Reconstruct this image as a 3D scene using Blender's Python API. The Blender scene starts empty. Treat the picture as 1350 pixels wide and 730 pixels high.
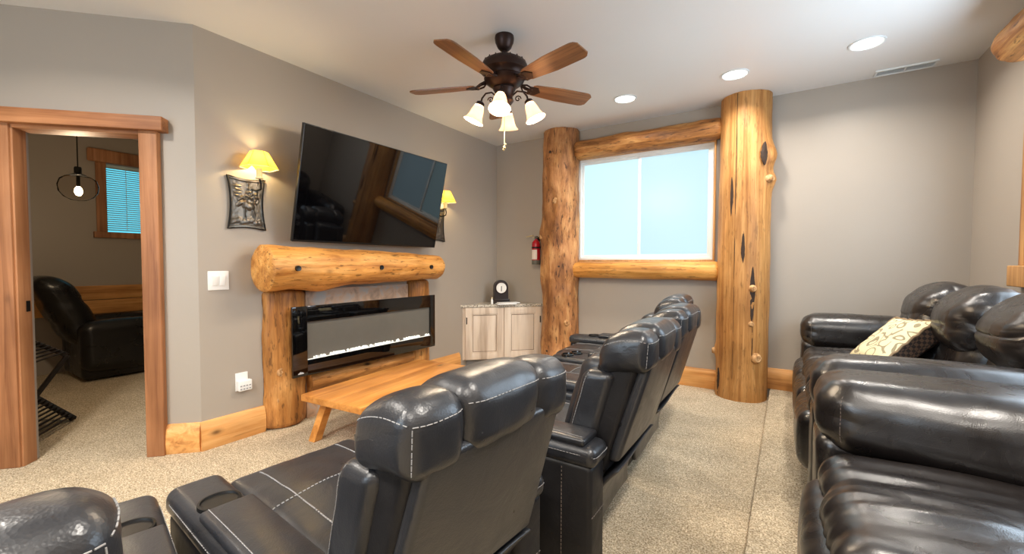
import bpy, bmesh, math, random
from mathutils import Vector, Matrix, noise
random.seed(7)
C = bpy.context.scene.collection
PI = math.pi
# ---------------------------------------------------------------- camera
W_, L_, H_ = 4.29, 3.3125, 2.71          # right wall x, TV wall length, ceiling height
YAW, PITCH, ROLL, FPX = 0.5778, 0.0336, 0.0021, 559.42
cd = bpy.data.cameras.new('camera'); cam = bpy.data.objects.new('camera', cd); C.objects.link(cam)
F_ = Vector((-math.sin(YAW)*math.cos(PITCH), math.cos(YAW)*math.cos(PITCH), -math.sin(PITCH)))
R0 = Vector((math.cos(YAW), math.sin(YAW), 0)); U0 = R0.cross(F_)
R_ = R0*math.cos(ROLL) + U0*math.sin(ROLL); U_ = U0*math.cos(ROLL) - R0*math.sin(ROLL)
cam.matrix_world = Matrix(((R_.x, U_.x, -F_.x, 3.163), (R_.y, U_.y, -F_.y, -4.489), (R_.z, U_.z, -F_.z, 1.22), (0, 0, 0, 1)))
cd.sensor_width = 36; cd.sensor_fit = 'HORIZONTAL'; cd.lens = FPX/1350*36; cd.clip_start = 0.02
sc = bpy.context.scene; sc.camera = cam
# ---------------------------------------------------------------- world, colour management
w = bpy.data.worlds.new('world'); sc.world = w; w.use_nodes = True
w.node_tree.nodes['Background'].inputs[0].default_value = (0.75, 0.9, 1.0, 1)
w.node_tree.nodes['Background'].inputs[1].default_value = 1.0
sc.view_settings.view_transform = 'Standard'; sc.view_settings.look = 'None'
sc.view_settings.exposure = 0.1; sc.view_settings.gamma = 1.0; sc.view_settings.use_curve_mapping = False
sc.cycles.use_denoising = True
sc.cycles.max_bounces = 8; sc.cycles.diffuse_bounces = 5; sc.cycles.glossy_bounces = 4
sc.cycles.sample_clamp_indirect = 6.0
P_DOWN, P_REARDOWN, P_FAN, P_SCONCE, P_PEND = 14.0, 34.0, 22.0, 5.0, 26.0
E_WIN, E_SIDE, E_REAR, E_FAR = 1.06, 9.0, 8.0, 1.2
# ---------------------------------------------------------------- helpers
def lin(c):
    return tuple(((x/255)/12.92 if x/255 <= .04045 else ((x/255+.055)/1.055)**2.4) for x in c) + (1,)

class NT:
    def __init__(s, name):
        s.m = bpy.data.materials.new(name); s.m.use_nodes = True; s.t = s.m.node_tree; s.n = s.t.nodes
        s.b = s.n['Principled BSDF']
    def add(s, typ, **kw):
        n = s.n.new(typ)
        for k, v in kw.items():
            if k.startswith('i_'):
                key = k[2:]; key = int(key) if key.isdigit() else key.replace('_', ' ')
                n.inputs[key].default_value = v
            else: setattr(n, k, v)
        return n
    def link(s, a, b): s.t.links.new(a, b)
    def ramp(s, fac, stops, interp='LINEAR'):
        n = s.add('ShaderNodeValToRGB'); n.color_ramp.interpolation = interp
        e = n.color_ramp.elements
        while len(e) < len(stops): e.new(0.5)
        for el, (p, c) in zip(e, stops): el.position = p; el.color = c if len(c) == 4 else tuple(c)+(1,)
        s.link(fac, n.inputs[0]); return n
    def coord(s, scale=(1, 1, 1), kind='Object', rot=(0, 0, 0)):
        tc = s.add('ShaderNodeTexCoord'); mp = s.add('ShaderNodeMapping')
        mp.inputs['Scale'].default_value = scale; mp.inputs['Rotation'].default_value = rot
        s.link(tc.outputs[kind], mp.inputs[0]); return mp.outputs[0]
    def mix(s, fac, a, b, typ='MIX'):
        n = s.add('ShaderNodeMix', data_type='RGBA', blend_type=typ)
        for k, v in ((0, fac), (6, a), (7, b)):
            if hasattr(v, 'links') or hasattr(v, 'is_linked'): s.link(v, n.inputs[k])
            else: n.inputs[k].default_value = v
        return n.outputs[2]
    def bump(s, h, strength, dist=0.01, normal=None):
        n = s.add('ShaderNodeBump'); n.inputs['Strength'].default_value = strength; n.inputs['Distance'].default_value = dist
        s.link(h, n.inputs['Height'])
        if normal: s.link(normal, n.inputs['Normal'])
        s.link(n.outputs[0], s.b.inputs['Normal']); return n.outputs[0]

def plain(name, c, rough=.5, metal=0, emit=0, spec=None, coat=0):
    t = NT(name); t.b.inputs['Roughness'].default_value = rough; t.b.inputs['Metallic'].default_value = metal
    nz = t.add('ShaderNodeTexNoise', i_Scale=14.0, i_Detail=3.0); t.link(t.coord(), nz.inputs[0])
    c = lin(c); d = tuple(x*.88 for x in c[:3])+(1,)
    t.link(t.mix(nz.outputs[0], c, d), t.b.inputs['Base Color'])
    if emit: t.b.inputs['Emission Color'].default_value = c; t.b.inputs['Emission Strength'].default_value = emit
    if spec is not None: t.b.inputs['Specular IOR Level'].default_value = spec
    if coat: t.b.inputs['Coat Weight'].default_value = coat; t.b.inputs['Coat Roughness'].default_value = .05
    return t.m

def wood(name, light, mid, dark, axis='Z', fine=14, along=1.1, rough=.45, cracks=.5, knots=1.0, spec=.3, bump=.25, blotch=.35, flecks=.0):
    t = NT(name); k = {'X': 0, 'Y': 1, 'Z': 2}[axis]
    def sc3(a, b): v = [b]*3; v[k] = a; return tuple(v)
    n1 = t.add('ShaderNodeTexNoise', i_Scale=1.0, i_Detail=6.0, i_Roughness=.62, i_Distortion=.6); t.link(t.coord(sc3(along, fine)), n1.inputs[0])
    base = t.ramp(n1.outputs[0], [(.3, lin(dark)), (.5, lin(mid)), (.68, lin(light))])
    n2 = t.add('ShaderNodeTexNoise', i_Scale=1.0, i_Detail=3.0); t.link(t.coord(sc3(1.6, 3.2)), n2.inputs[0])
    b2 = t.ramp(n2.outputs[0], [(.35, (.62, .56, .5)), (.62, (1.1, 1.08, 1.05))])
    col = t.mix(blotch*2 if blotch < .5 else 1.0, base.outputs[0], b2.outputs[0], 'MULTIPLY')
    n3 = t.add('ShaderNodeTexNoise', i_Scale=1.0, i_Detail=4.0, i_Roughness=.7); t.link(t.coord(sc3(2.2, 38)), n3.inputs[0])
    r3 = t.ramp(n3.outputs[0], [(.29, (1, 1, 1)), (.36, (0, 0, 0))])
    fac = t.add('ShaderNodeMath', operation='MULTIPLY'); t.link(r3.outputs[0], fac.inputs[0]); fac.inputs[1].default_value = cracks
    col = t.mix(fac.outputs[0], col, lin(tuple(x*.33 for x in dark)))
    v = t.add('ShaderNodeTexVoronoi', i_Scale=1.0, i_Randomness=1.0); t.link(t.coord(sc3(2.1, 4.2)), v.inputs[0])
    rk = t.ramp(v.outputs['Distance'], [(.035, (1, 1, 1)), (.085, (.25, .25, .25)), (.13, (0, 0, 0))])
    fk = t.add('ShaderNodeMath', operation='MULTIPLY'); t.link(rk.outputs[0], fk.inputs[0]); fk.inputs[1].default_value = knots
    col = t.mix(fk.outputs[0], col, lin(tuple(x*.45 for x in dark)))
    if flecks:
        n4 = t.add('ShaderNodeTexNoise', i_Scale=1.0, i_Detail=3.0, i_Roughness=.6); t.link(t.coord(sc3(9, 42)), n4.inputs[0])
        r4 = t.ramp(n4.outputs[0], [(.34, (1, 1, 1)), (.41, (0, 0, 0))])
        f4 = t.add('ShaderNodeMath', operation='MULTIPLY'); t.link(r4.outputs[0], f4.inputs[0]); f4.inputs[1].default_value = flecks
        col = t.mix(f4.outputs[0], col, lin(tuple(x*.5 for x in dark)))
        n5 = t.add('ShaderNodeTexNoise', i_Scale=1.0, i_Detail=5.0, i_Roughness=.7); t.link(t.coord(sc3(4, 110)), n5.inputs[0])
        r5 = t.ramp(n5.outputs[0], [(.35, (.72, .68, .62)), (.6, (1.06, 1.06, 1.06))]); col = t.mix(.8, col, r5.outputs[0], 'MULTIPLY')
    t.link(col, t.b.inputs['Base Color'])
    t.b.inputs['Roughness'].default_value = rough; t.b.inputs['Specular IOR Level'].default_value = spec
    t.bump(n1.outputs[0], bump, .01)
    return t.m

def leather(name, c, c2, rough=.4, grain=260, wr=7.0, wstr=.35, spec=.5, gstr=.12, detail=5.0):
    t = NT(name)
    co = t.coord()
    n = t.add('ShaderNodeTexNoise', i_Scale=wr, i_Detail=detail, i_Roughness=.6, i_Distortion=.8); t.link(co, n.inputs[0])
    v = t.add('ShaderNodeTexVoronoi', i_Scale=float(grain)); t.link(co, v.inputs[0])
    t.link(t.mix(n.outputs[0], lin(c), lin(c2)), t.b.inputs['Base Color'])
    r = t.ramp(n.outputs[0], [(.3, (rough*.8,)*3), (.7, (rough*1.25,)*3)]); t.link(r.outputs[0], t.b.inputs['Roughness'])
    t.b.inputs['Specular IOR Level'].default_value = spec
    nb = t.add('ShaderNodeBump', i_Strength=gstr, i_Distance=.002); t.link(v.outputs['Distance'], nb.inputs['Height'])
    t.bump(n.outputs[0], wstr, .012, nb.outputs[0])
    return t.m

def emis(name, c, s, gloss=.0):
    t = NT(name); t.b.inputs['Base Color'].default_value = lin(c) if not gloss else (.05, .05, .05, 1)
    t.b.inputs['Emission Color'].default_value = lin(c); t.b.inputs['Emission Strength'].default_value = s
    t.b.inputs['Roughness'].default_value = .3 if gloss else .6
    if gloss: t.b.inputs['Specular IOR Level'].default_value = .22
    return t.m

class MB:
    def __init__(s): s.v = []; s.f = []
    def add(s, vs, fs):
        o = len(s.v); s.v += [tuple(v) for v in vs]; s.f += [tuple(i+o for i in f) for f in fs]; return s
    def box(s, x0, x1, y0, y1, z0, z1, M=None):
        vs = [Vector((x, y, z)) for z in (z0, z1) for y in (y0, y1) for x in (x0, x1)]
        if M: vs = [M @ v for v in vs]
        return s.add(vs, [(0, 2, 3, 1), (4, 5, 7, 6), (0, 1, 5, 4), (2, 6, 7, 3), (0, 4, 6, 2), (1, 3, 7, 5)])
    def bbox(s, x0, x1, y0, y1, z0, z1, b=.004, M=None):
        "box with chamfered edges"
        c = Vector(((x0+x1)/2, (y0+y1)/2, (z0+z1)/2)); h = Vector(((x1-x0)/2, (y1-y0)/2, (z1-z0)/2))
        b = min(b, min(h)*.9)
        vs, fs = cushion(h, b, k=2, m=1)[:2]
        vs = [c+Vector(v) for v in vs]
        if M: vs = [M @ v for v in vs]
        return s.add(vs, fs)
    def tube(s, pts, r, n=10, closed=False, caps=True):
        pts = [Vector(p) for p in pts]; N = len(pts); rs = r if isinstance(r, (list, tuple)) else [r]*N
        vs = []; up = Vector((0, 0, 1)); prev = None
        for i, p in enumerate(pts):
            d = (pts[(i+1) % N]-pts[i-1]) if closed or 0 < i < N-1 else (pts[1]-pts[0] if i == 0 else pts[-1]-pts[-2])
            d.normalize()
            if prev is None: a = d.cross(up if abs(d.z) < .9 else Vector((1, 0, 0))).normalized()
            else: a = (prev - d*prev.dot(d)).normalized()
            prev = a; b = d.cross(a)
            for j in range(n):
                t = 2*PI*j/n; vs.append(p+a*math.cos(t)*rs[i]+b*math.sin(t)*rs[i])
        fs = []
        for i in range(N if closed else N-1):
            for j in range(n):
                a, b = i*n+j, i*n+(j+1) % n; c, d2 = ((i+1) % N)*n+(j+1) % n, ((i+1) % N)*n+j
                fs.append((a, b, c, d2))
        if caps and not closed: fs += [tuple(range(n))[::-1], tuple((N-1)*n+j for j in range(n))]
        return s.add(vs, fs)
    def lathe(s, prof, n=24, M=None, cap0=False, cap1=False):
        "profile of (r, z) about local z"
        vs = []
        for r, z in prof:
            for j in range(n):
                t = 2*PI*j/n; vs.append(Vector((r*math.cos(t), r*math.sin(t), z)))
        if M: vs = [M @ v for v in vs]
        fs = []
        for i in range(len(prof)-1):
            for j in range(n): fs.append((i*n+j, i*n+(j+1) % n, (i+1)*n+(j+1) % n, (i+1)*n+j))
        if cap0: fs.append(tuple(range(n))[::-1])
        if cap1: fs.append(tuple((len(prof)-1)*n+j for j in range(n)))
        return s.add(vs, fs)
    def prism(s, poly, a, b, axis='Y', M=None):
        "polygon of 2-D points extruded from a to b along an axis"
        def pt(p, t): return Vector({'Y': (p[0], t, p[1]), 'X': (t, p[0], p[1]), 'Z': (p[0], p[1], t)}[axis])
        n = len(poly); vs = [pt(p, a) for p in poly]+[pt(p, b) for p in poly]
        if M: vs = [M @ v for v in vs]
        fs = [tuple(range(n)), tuple(range(2*n-1, n-1, -1))]+[(i, n+i, n+(i+1) % n, (i+1) % n) for i in range(n)]
        return s.add(vs, fs)
    def mesh(s, name, smooth=True, ang=40):
        me = bpy.data.meshes.new(name); me.from_pydata(s.v, [], s.f)
        bm = bmesh.new(); bm.from_mesh(me); bmesh.ops.recalc_face_normals(bm, faces=bm.faces); bm.to_mesh(me); bm.free()
        if smooth: me.shade_smooth(); me.set_sharp_from_angle(angle=math.radians(ang))
        return me
    def build(s, name, mat, parent=None, loc=(0, 0, 0), rot=(0, 0, 0), smooth=True, ang=40, kind=None):
        return link(name, s.mesh(name, smooth, ang), mat, parent, loc, rot, kind)

def link(name, me, mat, parent=None, loc=(0, 0, 0), rot=(0, 0, 0), kind=None):
    o = bpy.data.objects.new(name, me); C.objects.link(o)
    if mat and not me.materials: me.materials.append(mat)
    o.location = loc; o.rotation_euler = rot; o.parent = parent
    if kind: o['kind'] = kind
    return o

def tag(o, label, cat, group=None):
    o['label'] = label; o['category'] = cat
    if group: o['group'] = group
    return o

def thing(name, label, cat, loc=(0, 0, 0), rz=0, group=None):
    o = bpy.data.objects.new(name, None); C.objects.link(o); o.empty_display_size = .1
    o.location = loc; o.rotation_euler = (0, 0, rz); return tag(o, label, cat, group)

def cushion(h, r, bulge=(0, 0, 0), f=None, k=4, m=8):
    "rounded, puffed box: returns verts, faces and the surface map M(p) for points p of the box"
    h = Vector(h)
    def M(p, off=0.0):
        q = Vector([max(-(h[i]-r), min(h[i]-r, p[i])) for i in range(3)]); d = Vector(p)-q
        d = d.normalized() if d.length > 1e-9 else Vector((0, 0, 1))
        pos = q+d*(r+off); u = [max(-1, min(1, pos[i]/h[i])) for i in range(3)]
        pos = Vector([pos[i]+bulge[i]*u[i]*(1-u[(i+1) % 3]**2)*(1-u[(i+2) % 3]**2) for i in range(3)])
        return f(pos, d) if f else pos
    ax = []
    for i in range(3):
        e = [h[i]-r+r*math.tan(PI/4*(1-j/k)) for j in range(k+1)]     # outer -> inner
        mid = [-(h[i]-r)+2*(h[i]-r)*j/m for j in range(1, m)] if h[i]-r > 1e-6 else []
        lo = [-x for x in e]
        a = lo+mid+e[::-1]
        if h[i]-r <= 1e-6: a = lo+e[::-1][1:]
        ax.append(a)
    idx = {}; vs = []; fs = []
    def vid(ijk):
        if ijk not in idx:
            idx[ijk] = len(vs); vs.append(M(tuple(ax[a][ijk[a]] for a in range(3))))
        return idx[ijk]
    n = [len(a)-1 for a in ax]
    for a in range(3):
        b, c = (a+1) % 3, (a+2) % 3
        for side in (0, n[a]):
            for i in range(n[b]):
                for j in range(n[c]):
                    q = []
                    for di, dj in ((0, 0), (1, 0), (1, 1), (0, 1)):
                        t = [0]*3; t[a] = side; t[b] = i+di; t[c] = j+dj; q.append(vid(tuple(t)))
                    fs.append(tuple(q if side else q[::-1]))
    return vs, fs, M

def dashes(mb, pts, step=.015, dash=.0095, r=.0017):
    pts = [Vector(p) for p in pts]; acc = 0.0; seg = []
    out = [pts[0]]; 
    for a, b in zip(pts, pts[1:]):
        L = (b-a).length; n = max(1, int(L/.0025))
        for i in range(1, n+1): out.append(a.lerp(b, i/n))
    d = 0.0; cur = None
    for a, b in zip(out, out[1:]):
        ph = d % step
        if ph < dash:
            if cur is None: cur = a
        elif cur is not None: mb.tube([cur, a], r, 5); cur = None
        d += (b-a).length
    return mb

def fbm(p, s, o=3):
    v = 0; a = 1
    for _ in range(o): v += a*noise.noise(Vector(p)*s); s *= 2.1; a *= .5
    return v

def log_mesh(L, rad, n=56, m=70, rough=.012, flat=None, seed=0, squash=1.0, bumps=(), round_end=.0, front=None):
    "a peeled log along local z; rad(t) radius; flat: cut everything behind local y>flat; bumps: (z, angle, amp, sz, sa)"
    vs, fs = [], []
    off = Vector((seed*3.1, seed*1.7, seed*.9))
    rows = [0, .004, .012, .025]+[.025+(1-.05)*i/m for i in range(1, m)]+[.975, .988, .996, 1]
    for t in rows:
        z = t*L; e = min(z, L-z); k = 1.0
        if round_end and e < round_end: k = math.sqrt(max(0, 1-(1-e/round_end)**2))*.35+.65
        for j in range(n):
            a = 2*PI*j/n; R = rad(t)*k
            p = Vector((math.cos(a)*R, math.sin(a)*R, z))
            R += rough*fbm(Vector((p.x*2.2, p.y*2.2, p.z*1.1))+off, 3.0)+rough*.35*fbm(Vector((p.x*5, p.y*5, p.z*.8))+off, 6.0)
            for bz, ba, amp, sz, sa in bumps:
                da = (a-ba+PI) % (2*PI)-PI
                R += amp*math.exp(-((z-bz)/sz)**2-(da/sa)**2)
            x, y = math.cos(a)*R, math.sin(a)*R*squash
            if flat is not None and y > flat: y = flat
            if front is not None and y < -front: y = -front+(y+front)*.25
            vs.append((x, y, z))
    for i in range(len(rows)-1):
        for j in range(n): fs.append((i*n+j, i*n+(j+1) % n, (i+1)*n+(j+1) % n, (i+1)*n+j))
    for base, flip in ((0, True), ((len(rows)-1)*n, False)):
        c = len(vs); cx = sum(vs[base+j][0] for j in range(n))/n; cy = sum(vs[base+j][1] for j in range(n))/n
        vs.append((cx, cy, vs[base][2]))
        for j in range(n): fs.append((base+(j+1) % n, base+j, c) if flip else (base+j, base+(j+1) % n, c))
    return MB().add(vs, fs)

# ---------------------------------------------------------------- materials
def wall_mat(name, c):
    t = NT(name); t.b.inputs['Roughness'].default_value = .42; t.b.inputs['Specular IOR Level'].default_value = .35
    n = t.add('ShaderNodeTexNoise', i_Scale=90.0, i_Detail=4.0); t.link(t.coord(), n.inputs[0])
    n2 = t.add('ShaderNodeTexNoise', i_Scale=1.2, i_Detail=2.0); t.link(t.coord(), n2.inputs[0])
    c = lin(c); t.link(t.mix(n2.outputs[0], c, tuple(x*.93 for x in c[:3])+(1,)), t.b.inputs['Base Color'])
    t.bump(n.outputs[0], .12, .002); return t.m
M_WALL = wall_mat('grey_wall_paint', (168, 158, 146))
M_CEIL = wall_mat('white_ceiling_paint', (232, 231, 229))
def carpet_mat():
    t = NT('beige_carpet'); co = t.coord()
    a = t.add('ShaderNodeTexNoise', i_Scale=130.0, i_Detail=4.0, i_Roughness=.7); t.link(co, a.inputs[0])
    b = t.add('ShaderNodeTexNoise', i_Scale=5.0, i_Detail=3.0); t.link(co, b.inputs[0])
    r = t.ramp(a.outputs[0], [(.33, lin((104, 88, 68))), (.47, lin((200, 180, 150))), (.64, lin((252, 240, 216)))])
    c_ = t.add('ShaderNodeTexNoise', i_Scale=38.0, i_Detail=3.0, i_Roughness=.7); t.link(co, c_.inputs[0]); r2 = t.ramp(b.outputs[0], [(.3, (.86, .85, .83)), (.65, (1, 1, 1))]); rc = t.ramp(c_.outputs[0], [(.35, (.74, .72, .69)), (.62, (1.06, 1.06, 1.05))])
    t.link(t.mix(1.0, t.mix(1.0, r.outputs[0], r2.outputs[0], 'MULTIPLY'), rc.outputs[0], 'MULTIPLY'), t.b.inputs['Base Color'])
    t.b.inputs['Roughness'].default_value = .95; t.b.inputs['Specular IOR Level'].default_value = .1
    t.bump(a.outputs[0], .8, .012); return t.m
M_CARPET = carpet_mat()
M_LOGR = wood('golden_log_wood', (216, 166, 106), (196, 142, 82), (156, 102, 54), 'Z', 22, .7, .5, .35, .2, flecks=.35)
M_LOGL = wood('weathered_log_wood', (214, 166, 112), (184, 130, 82), (118, 76, 46), 'Z', 11, 3.2, .5, .7, .6, blotch=.5, flecks=.8, bump=.5)
M_LOGX = wood('hewn_log_wood', (206, 158, 98), (172, 118, 66), (104, 66, 36), 'Z', 18, 2.4, .55, .9, .3, bump=.6, flecks=.6)
M_SILL = wood('smooth_log_wood', (232, 180, 106), (214, 154, 78), (170, 108, 48), 'Z', 18, .9, .4, .45, .2, flecks=.5)
M_MANT = wood('mantel_log_wood', (230, 178, 108), (212, 152, 80), (162, 102, 48), 'Z', 15, 1.6, .45, .6, .7, flecks=.7, bump=.4)
M_POST = wood('knotty_post_wood', (212, 158, 94), (188, 130, 70), (120, 76, 40), 'Z', 12, 1.8, .45, .6, 1.0, blotch=.5, flecks=.6, bump=.4)
M_BENCH = wood('orange_pine', (226, 164, 92), (212, 146, 74), (174, 108, 48), 'Y', 16, .7, .35, .15, .8)
M_TRIMZ = wood('fir_trim_upright', (186, 134, 94), (168, 116, 78), (128, 82, 52), 'Z', 20, .7, .5, .2, .5)
M_TRIMX = wood('fir_trim_level', (196, 140, 96), (178, 122, 80), (134, 84, 52), 'X', 20, .7, .5, .2, .7)
M_BASEX = wood('baseboard_pine', (236, 184, 120), (220, 160, 94), (166, 106, 56), 'X', 18, .8, .4, .3, 1.0)
M_BASEY = wood('baseboard_pine_long', (236, 184, 120), (220, 160, 94), (166, 106, 56), 'Y', 18, .8, .4, .3, 1.0)
M_SASH = wood('window_trim_wood', (220, 172, 112), (200, 150, 92), (160, 110, 62), 'Z', 24, .8, .45, .1, .2)
M_KNOT = wood('knot_wood', (226, 186, 138), (196, 150, 100), (120, 80, 46), 'Z', 30, 20, .75, .4, .2)
M_BARK = plain('dark_bark', (54, 36, 24), .8)
M_LEA = leather('charcoal_leather', (31, 32, 36), (43, 44, 48), .33, 240, 9, .2, .65)
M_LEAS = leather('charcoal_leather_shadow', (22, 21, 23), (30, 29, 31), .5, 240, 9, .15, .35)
M_SOFA = leather('glossy_black_leather', (24, 20, 19), (33, 28, 26), .29, 320, 6, .2, .8, detail=2.0)
M_FARLEA = leather('black_recliner_leather', (14, 13, 14), (20, 19, 20), .3, 240, 6, .3)
M_THREAD = plain('grey_thread', (148, 147, 147), .7)
M_DTHREAD = plain('brown_thread', (112, 100, 92), .7)
M_BLACK = plain('black_plastic', (14, 14, 15), .35)
M_GLOSS = plain('black_gloss_glass', (6, 6, 7), .03, coat=.5)
M_TV = plain('television_glass', (5, 5, 7), .035, spec=.6)
M_WHITE = plain('white_plastic', (236, 235, 232), .35)
M_VINYL = plain('white_vinyl', (232, 236, 236), .4)
M_BRONZE = plain('oil_rubbed_bronze', (52, 34, 28), .42, .6)
M_PEWTER = plain('dark_pewter', (104, 98, 90), .36, .7)
M_IRON = plain('black_iron', (24, 22, 20), .5, .5)
M_BRASS = plain('pale_brass', (214, 196, 150), .3, .7)
M_CREAM = plain('cream_candle_tube', (236, 220, 176), .5)
# ---------------------------------------------------------------- room shell
def struct(name, mb, mat, parent=None, smooth=False, **k):
    o = mb.build(name, mat, parent, smooth=smooth, **k); o['kind'] = 'structure'; return o
A = Vector((0, -L_, 0)); ANG = .7824
DD = Vector((-math.sin(ANG), -math.cos(ANG), 0)); NN = Vector((math.cos(ANG), -math.sin(ANG), 0))
M_DW = Matrix(((DD.x, NN.x, 0, A.x), (DD.y, NN.y, 0, A.y), (0, 0, 1, 0), (0, 0, 0, 1)))     # local (s along wall, out of wall, z)
XB, YR, XL = -3.55, -7.0, -1.62
floor = struct('floor', MB().box(XB-.1, W_+.1, YR-.1, .12, -.1, 0), M_CARPET)
ceil_ = struct('ceiling', MB().box(XB-.1, W_+.1, YR-.1, .12, H_, H_+.1), M_CEIL)
RX, RZ = 3.04, .085
riser = struct('floor_riser', MB().bbox(RX, W_-.001, YR+.001, -.001, .0, RZ, .012), M_CARPET, smooth=True)
WX0, WX1, WZ0, WZ1 = 1.115, 2.565, 1.235, 2.40
mb = MB(); mb.box(XB-.1, WX0, 0, .12, 0, H_); mb.box(WX1, W_+.1, 0, .12, 0, H_); mb.box(WX0, WX1, 0, .12, 0, WZ0); mb.box(WX0, WX1, 0, .12, WZ1, H_)
struct('wall_back', mb, M_WALL)
struct('wall_television', MB().box(-.12, 0, -L_, 0, 0, H_), M_WALL)
SY0, SY1, SZ0, SZ1 = -2.45, -.93, 1.21, 2.30          # window in the right wall
mb = MB(); mb.box(W_, W_+.12, SY1, 0, 0, H_); mb.box(W_, W_+.12, YR, SY0, 0, H_); mb.box(W_, W_+.12, SY0, SY1, 0, SZ0); mb.box(W_, W_+.12, SY0, SY1, SZ1, H_)
struct('wall_right', mb, M_WALL)
S0, S1, DZ = .275, .945, 2.03                          # door opening along the slanted wall
mb = MB(); mb.box(0, S0, -.10, 0, 0, H_, M_DW); mb.box(S1, 2.28, -.10, 0, 0, H_, M_DW); mb.box(S0, S1, -.10, 0, DZ, H_, M_DW)
struct('wall_door', mb, M_WALL)
BX0, BX1, BZ0, BZ1 = .6, 2.6, 1.0, 2.25                # unseen window added behind the camera for fill light
mb = MB(); mb.box(XL-.1, BX0, YR-.1, YR, 0, H_); mb.box(BX1, W_+.1, YR-.1, YR, 0, H_); mb.box(BX0, BX1, YR-.1, YR, 0, BZ0); mb.box(BX0, BX1, YR-.1, YR, BZ1, H_)
struct('wall_rear', mb, M_WALL)
struct('wall_left', MB().box(XL-.1, XL, YR, -4.93, 0, H_), M_WALL)
FY0, FY1, FZ0, FZ1 = -2.90, -2.05, 1.57, 2.37          # window of the room beyond the door
mb = MB(); mb.box(XB-.1, XB, FY1, 0, 0, H_); mb.box(XB-.1, XB, -5.1, FY0, 0, H_); mb.box(XB-.1, XB, FY0, FY1, 0, FZ0); mb.box(XB-.1, XB, FY0, FY1, FZ1, H_)
struct('wall_far_room', mb, M_WALL)
struct('wall_far_room_side', MB().box(XB, XL-.1, -5.1, -5.0, 0, H_), M_WALL)

# ---------------------------------------------------------------- downlights: lamps of the room, and unseen ones added for fill
M_DISC = emis('downlight_lens', (255, 252, 246), 6.0)
def downlight(x, y, label, r=.085, power=P_DOWN, group='recessed ceiling lights'):
    t = thing('recessed_light', label, 'ceiling light', (x, y, H_), 0, group)
    MB().lathe([(r*1.2, -.001), (r*1.2, -.006), (r*1.06, -.009), (r, -.004), (r, -.001)], 32).build('trim_ring', M_VINYL, t)
    MB().lathe([(.0005, -.003), (r, -.003)], 32).build('lens', M_DISC, t)
    ld = bpy.data.lights.new('downlight', 'AREA'); ld.shape = 'DISK'; ld.size = r*2; ld.energy = power; ld.color = (1, .93, .84); ld.spread = math.radians(150)
    lo = bpy.data.objects.new('downlight_lamp', ld); C.objects.link(lo); lo.parent = t; lo.location = (0, 0, -.015)
for x, y, l in ((1.887, -.66, 'recessed round ceiling light, smallest, left of the row of three'),
                (2.776, -.68, 'recessed round ceiling light, middle of the row of three'),
                (3.576, -.73, 'recessed round ceiling light, beside the ceiling vent')):
    downlight(x, y, l)
for x, y, l in ((.45, -4.55, 'over the doorway side of the room'), (1.9, -5.2, 'added unseen for fill behind the camera, over the middle'), (3.5, -5.2, 'added unseen for fill behind the camera, over the sofa side'),
                (1.9, -6.2, 'added unseen for fill by the rear window'), (3.5, -3.6, 'added unseen for fill over the sofa nearest the camera')):
    downlight(x, y, 'recessed round ceiling light ' + l, power=P_REARDOWN, group='recessed ceiling lights out of frame')  # all but the doorway one are added out of view to fill the room

# ---------------------------------------------------------------- windows
M_PANE = emis('frosted_window_pane', (200, 238, 246), E_WIN, .5)
M_PANE2 = emis('frosted_sliding_pane', (190, 226, 240), E_WIN, .5)
M_SIDEP = emis('side_window_pane', (214, 236, 255), E_SIDE, .5)
M_REARP = emis('rear_fill_pane', (214, 236, 255), E_REAR, .5)
M_FARP = emis('cyan_window_pane', (96, 206, 230), E_FAR, .5)
win = thing('window_1', 'two-panel frosted sliding window between the two log posts', 'window', ((WX0+WX1)/2, .05, WZ0)); win['kind'] = 'structure'
def frame_rect(x0, x1, z0, z1, y0, y1, t, name, mat, parent, b=.004):
    mb = MB(); mb.bbox(x0, x0+t, y0, y1, z0, z1, b); mb.bbox(x1-t, x1, y0, y1, z0, z1, b)
    mb.bbox(x0+t*.9, x1-t*.9, y0, y1, z0, z0+t, b); mb.bbox(x0+t*.9, x1-t*.9, y0, y1, z1-t, z1, b)
    return mb.build(name, mat, parent)
hw = (WX1-WX0)/2; hz = WZ1-WZ0
frame_rect(-hw, hw, 0, hz, -.075, .05, .018, 'wood_liner', M_SASH, win)
frame_rect(-hw+.018, hw-.018, .018, hz-.018, -.035, .05, .03, 'vinyl_frame', M_VINYL, win)
ls = frame_rect(-hw+.045, .04, .045, hz-.045, -.005, .03, .028, 'fixed_sash', M_VINYL, win)
MB().box(-hw+.07, .015, .01, .016, .07, hz-.07).build('pane', M_PANE, ls, smooth=False)
rs = frame_rect(-.03, hw-.045, .045, hz-.045, -.028, -.006, .03, 'sliding_sash', M_VINYL, win)
MB().box(-.005, hw-.07, -.02, -.014, .07, hz-.07).build('pane', M_PANE2, rs, smooth=False)
win2 = thing('window_2', 'bright window in the right wall with pale wood casing', 'window', (W_, (SY0+SY1)/2, SZ0)); win2['kind'] = 'structure'
hy = (SY1-SY0)/2; hz2 = SZ1-SZ0
MB().bbox(-.03, .0, hy-.02, hy+.055, 0, hz2, .004).build('side_casing', M_SASH, win2)
MB().bbox(-.03, .0, -hy-.055, -hy+.02, 0, hz2, .004).build('side_casing', M_SASH, win2)
MB().bbox(-.06, .0, -hy-.09, hy+.10, -.12, 0, .006).build('sill_board', M_SASH, win2)
MB().box(.05, .056, -hy, hy, 0, hz2).build('pane', M_SIDEP, win2, smooth=False)
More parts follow.
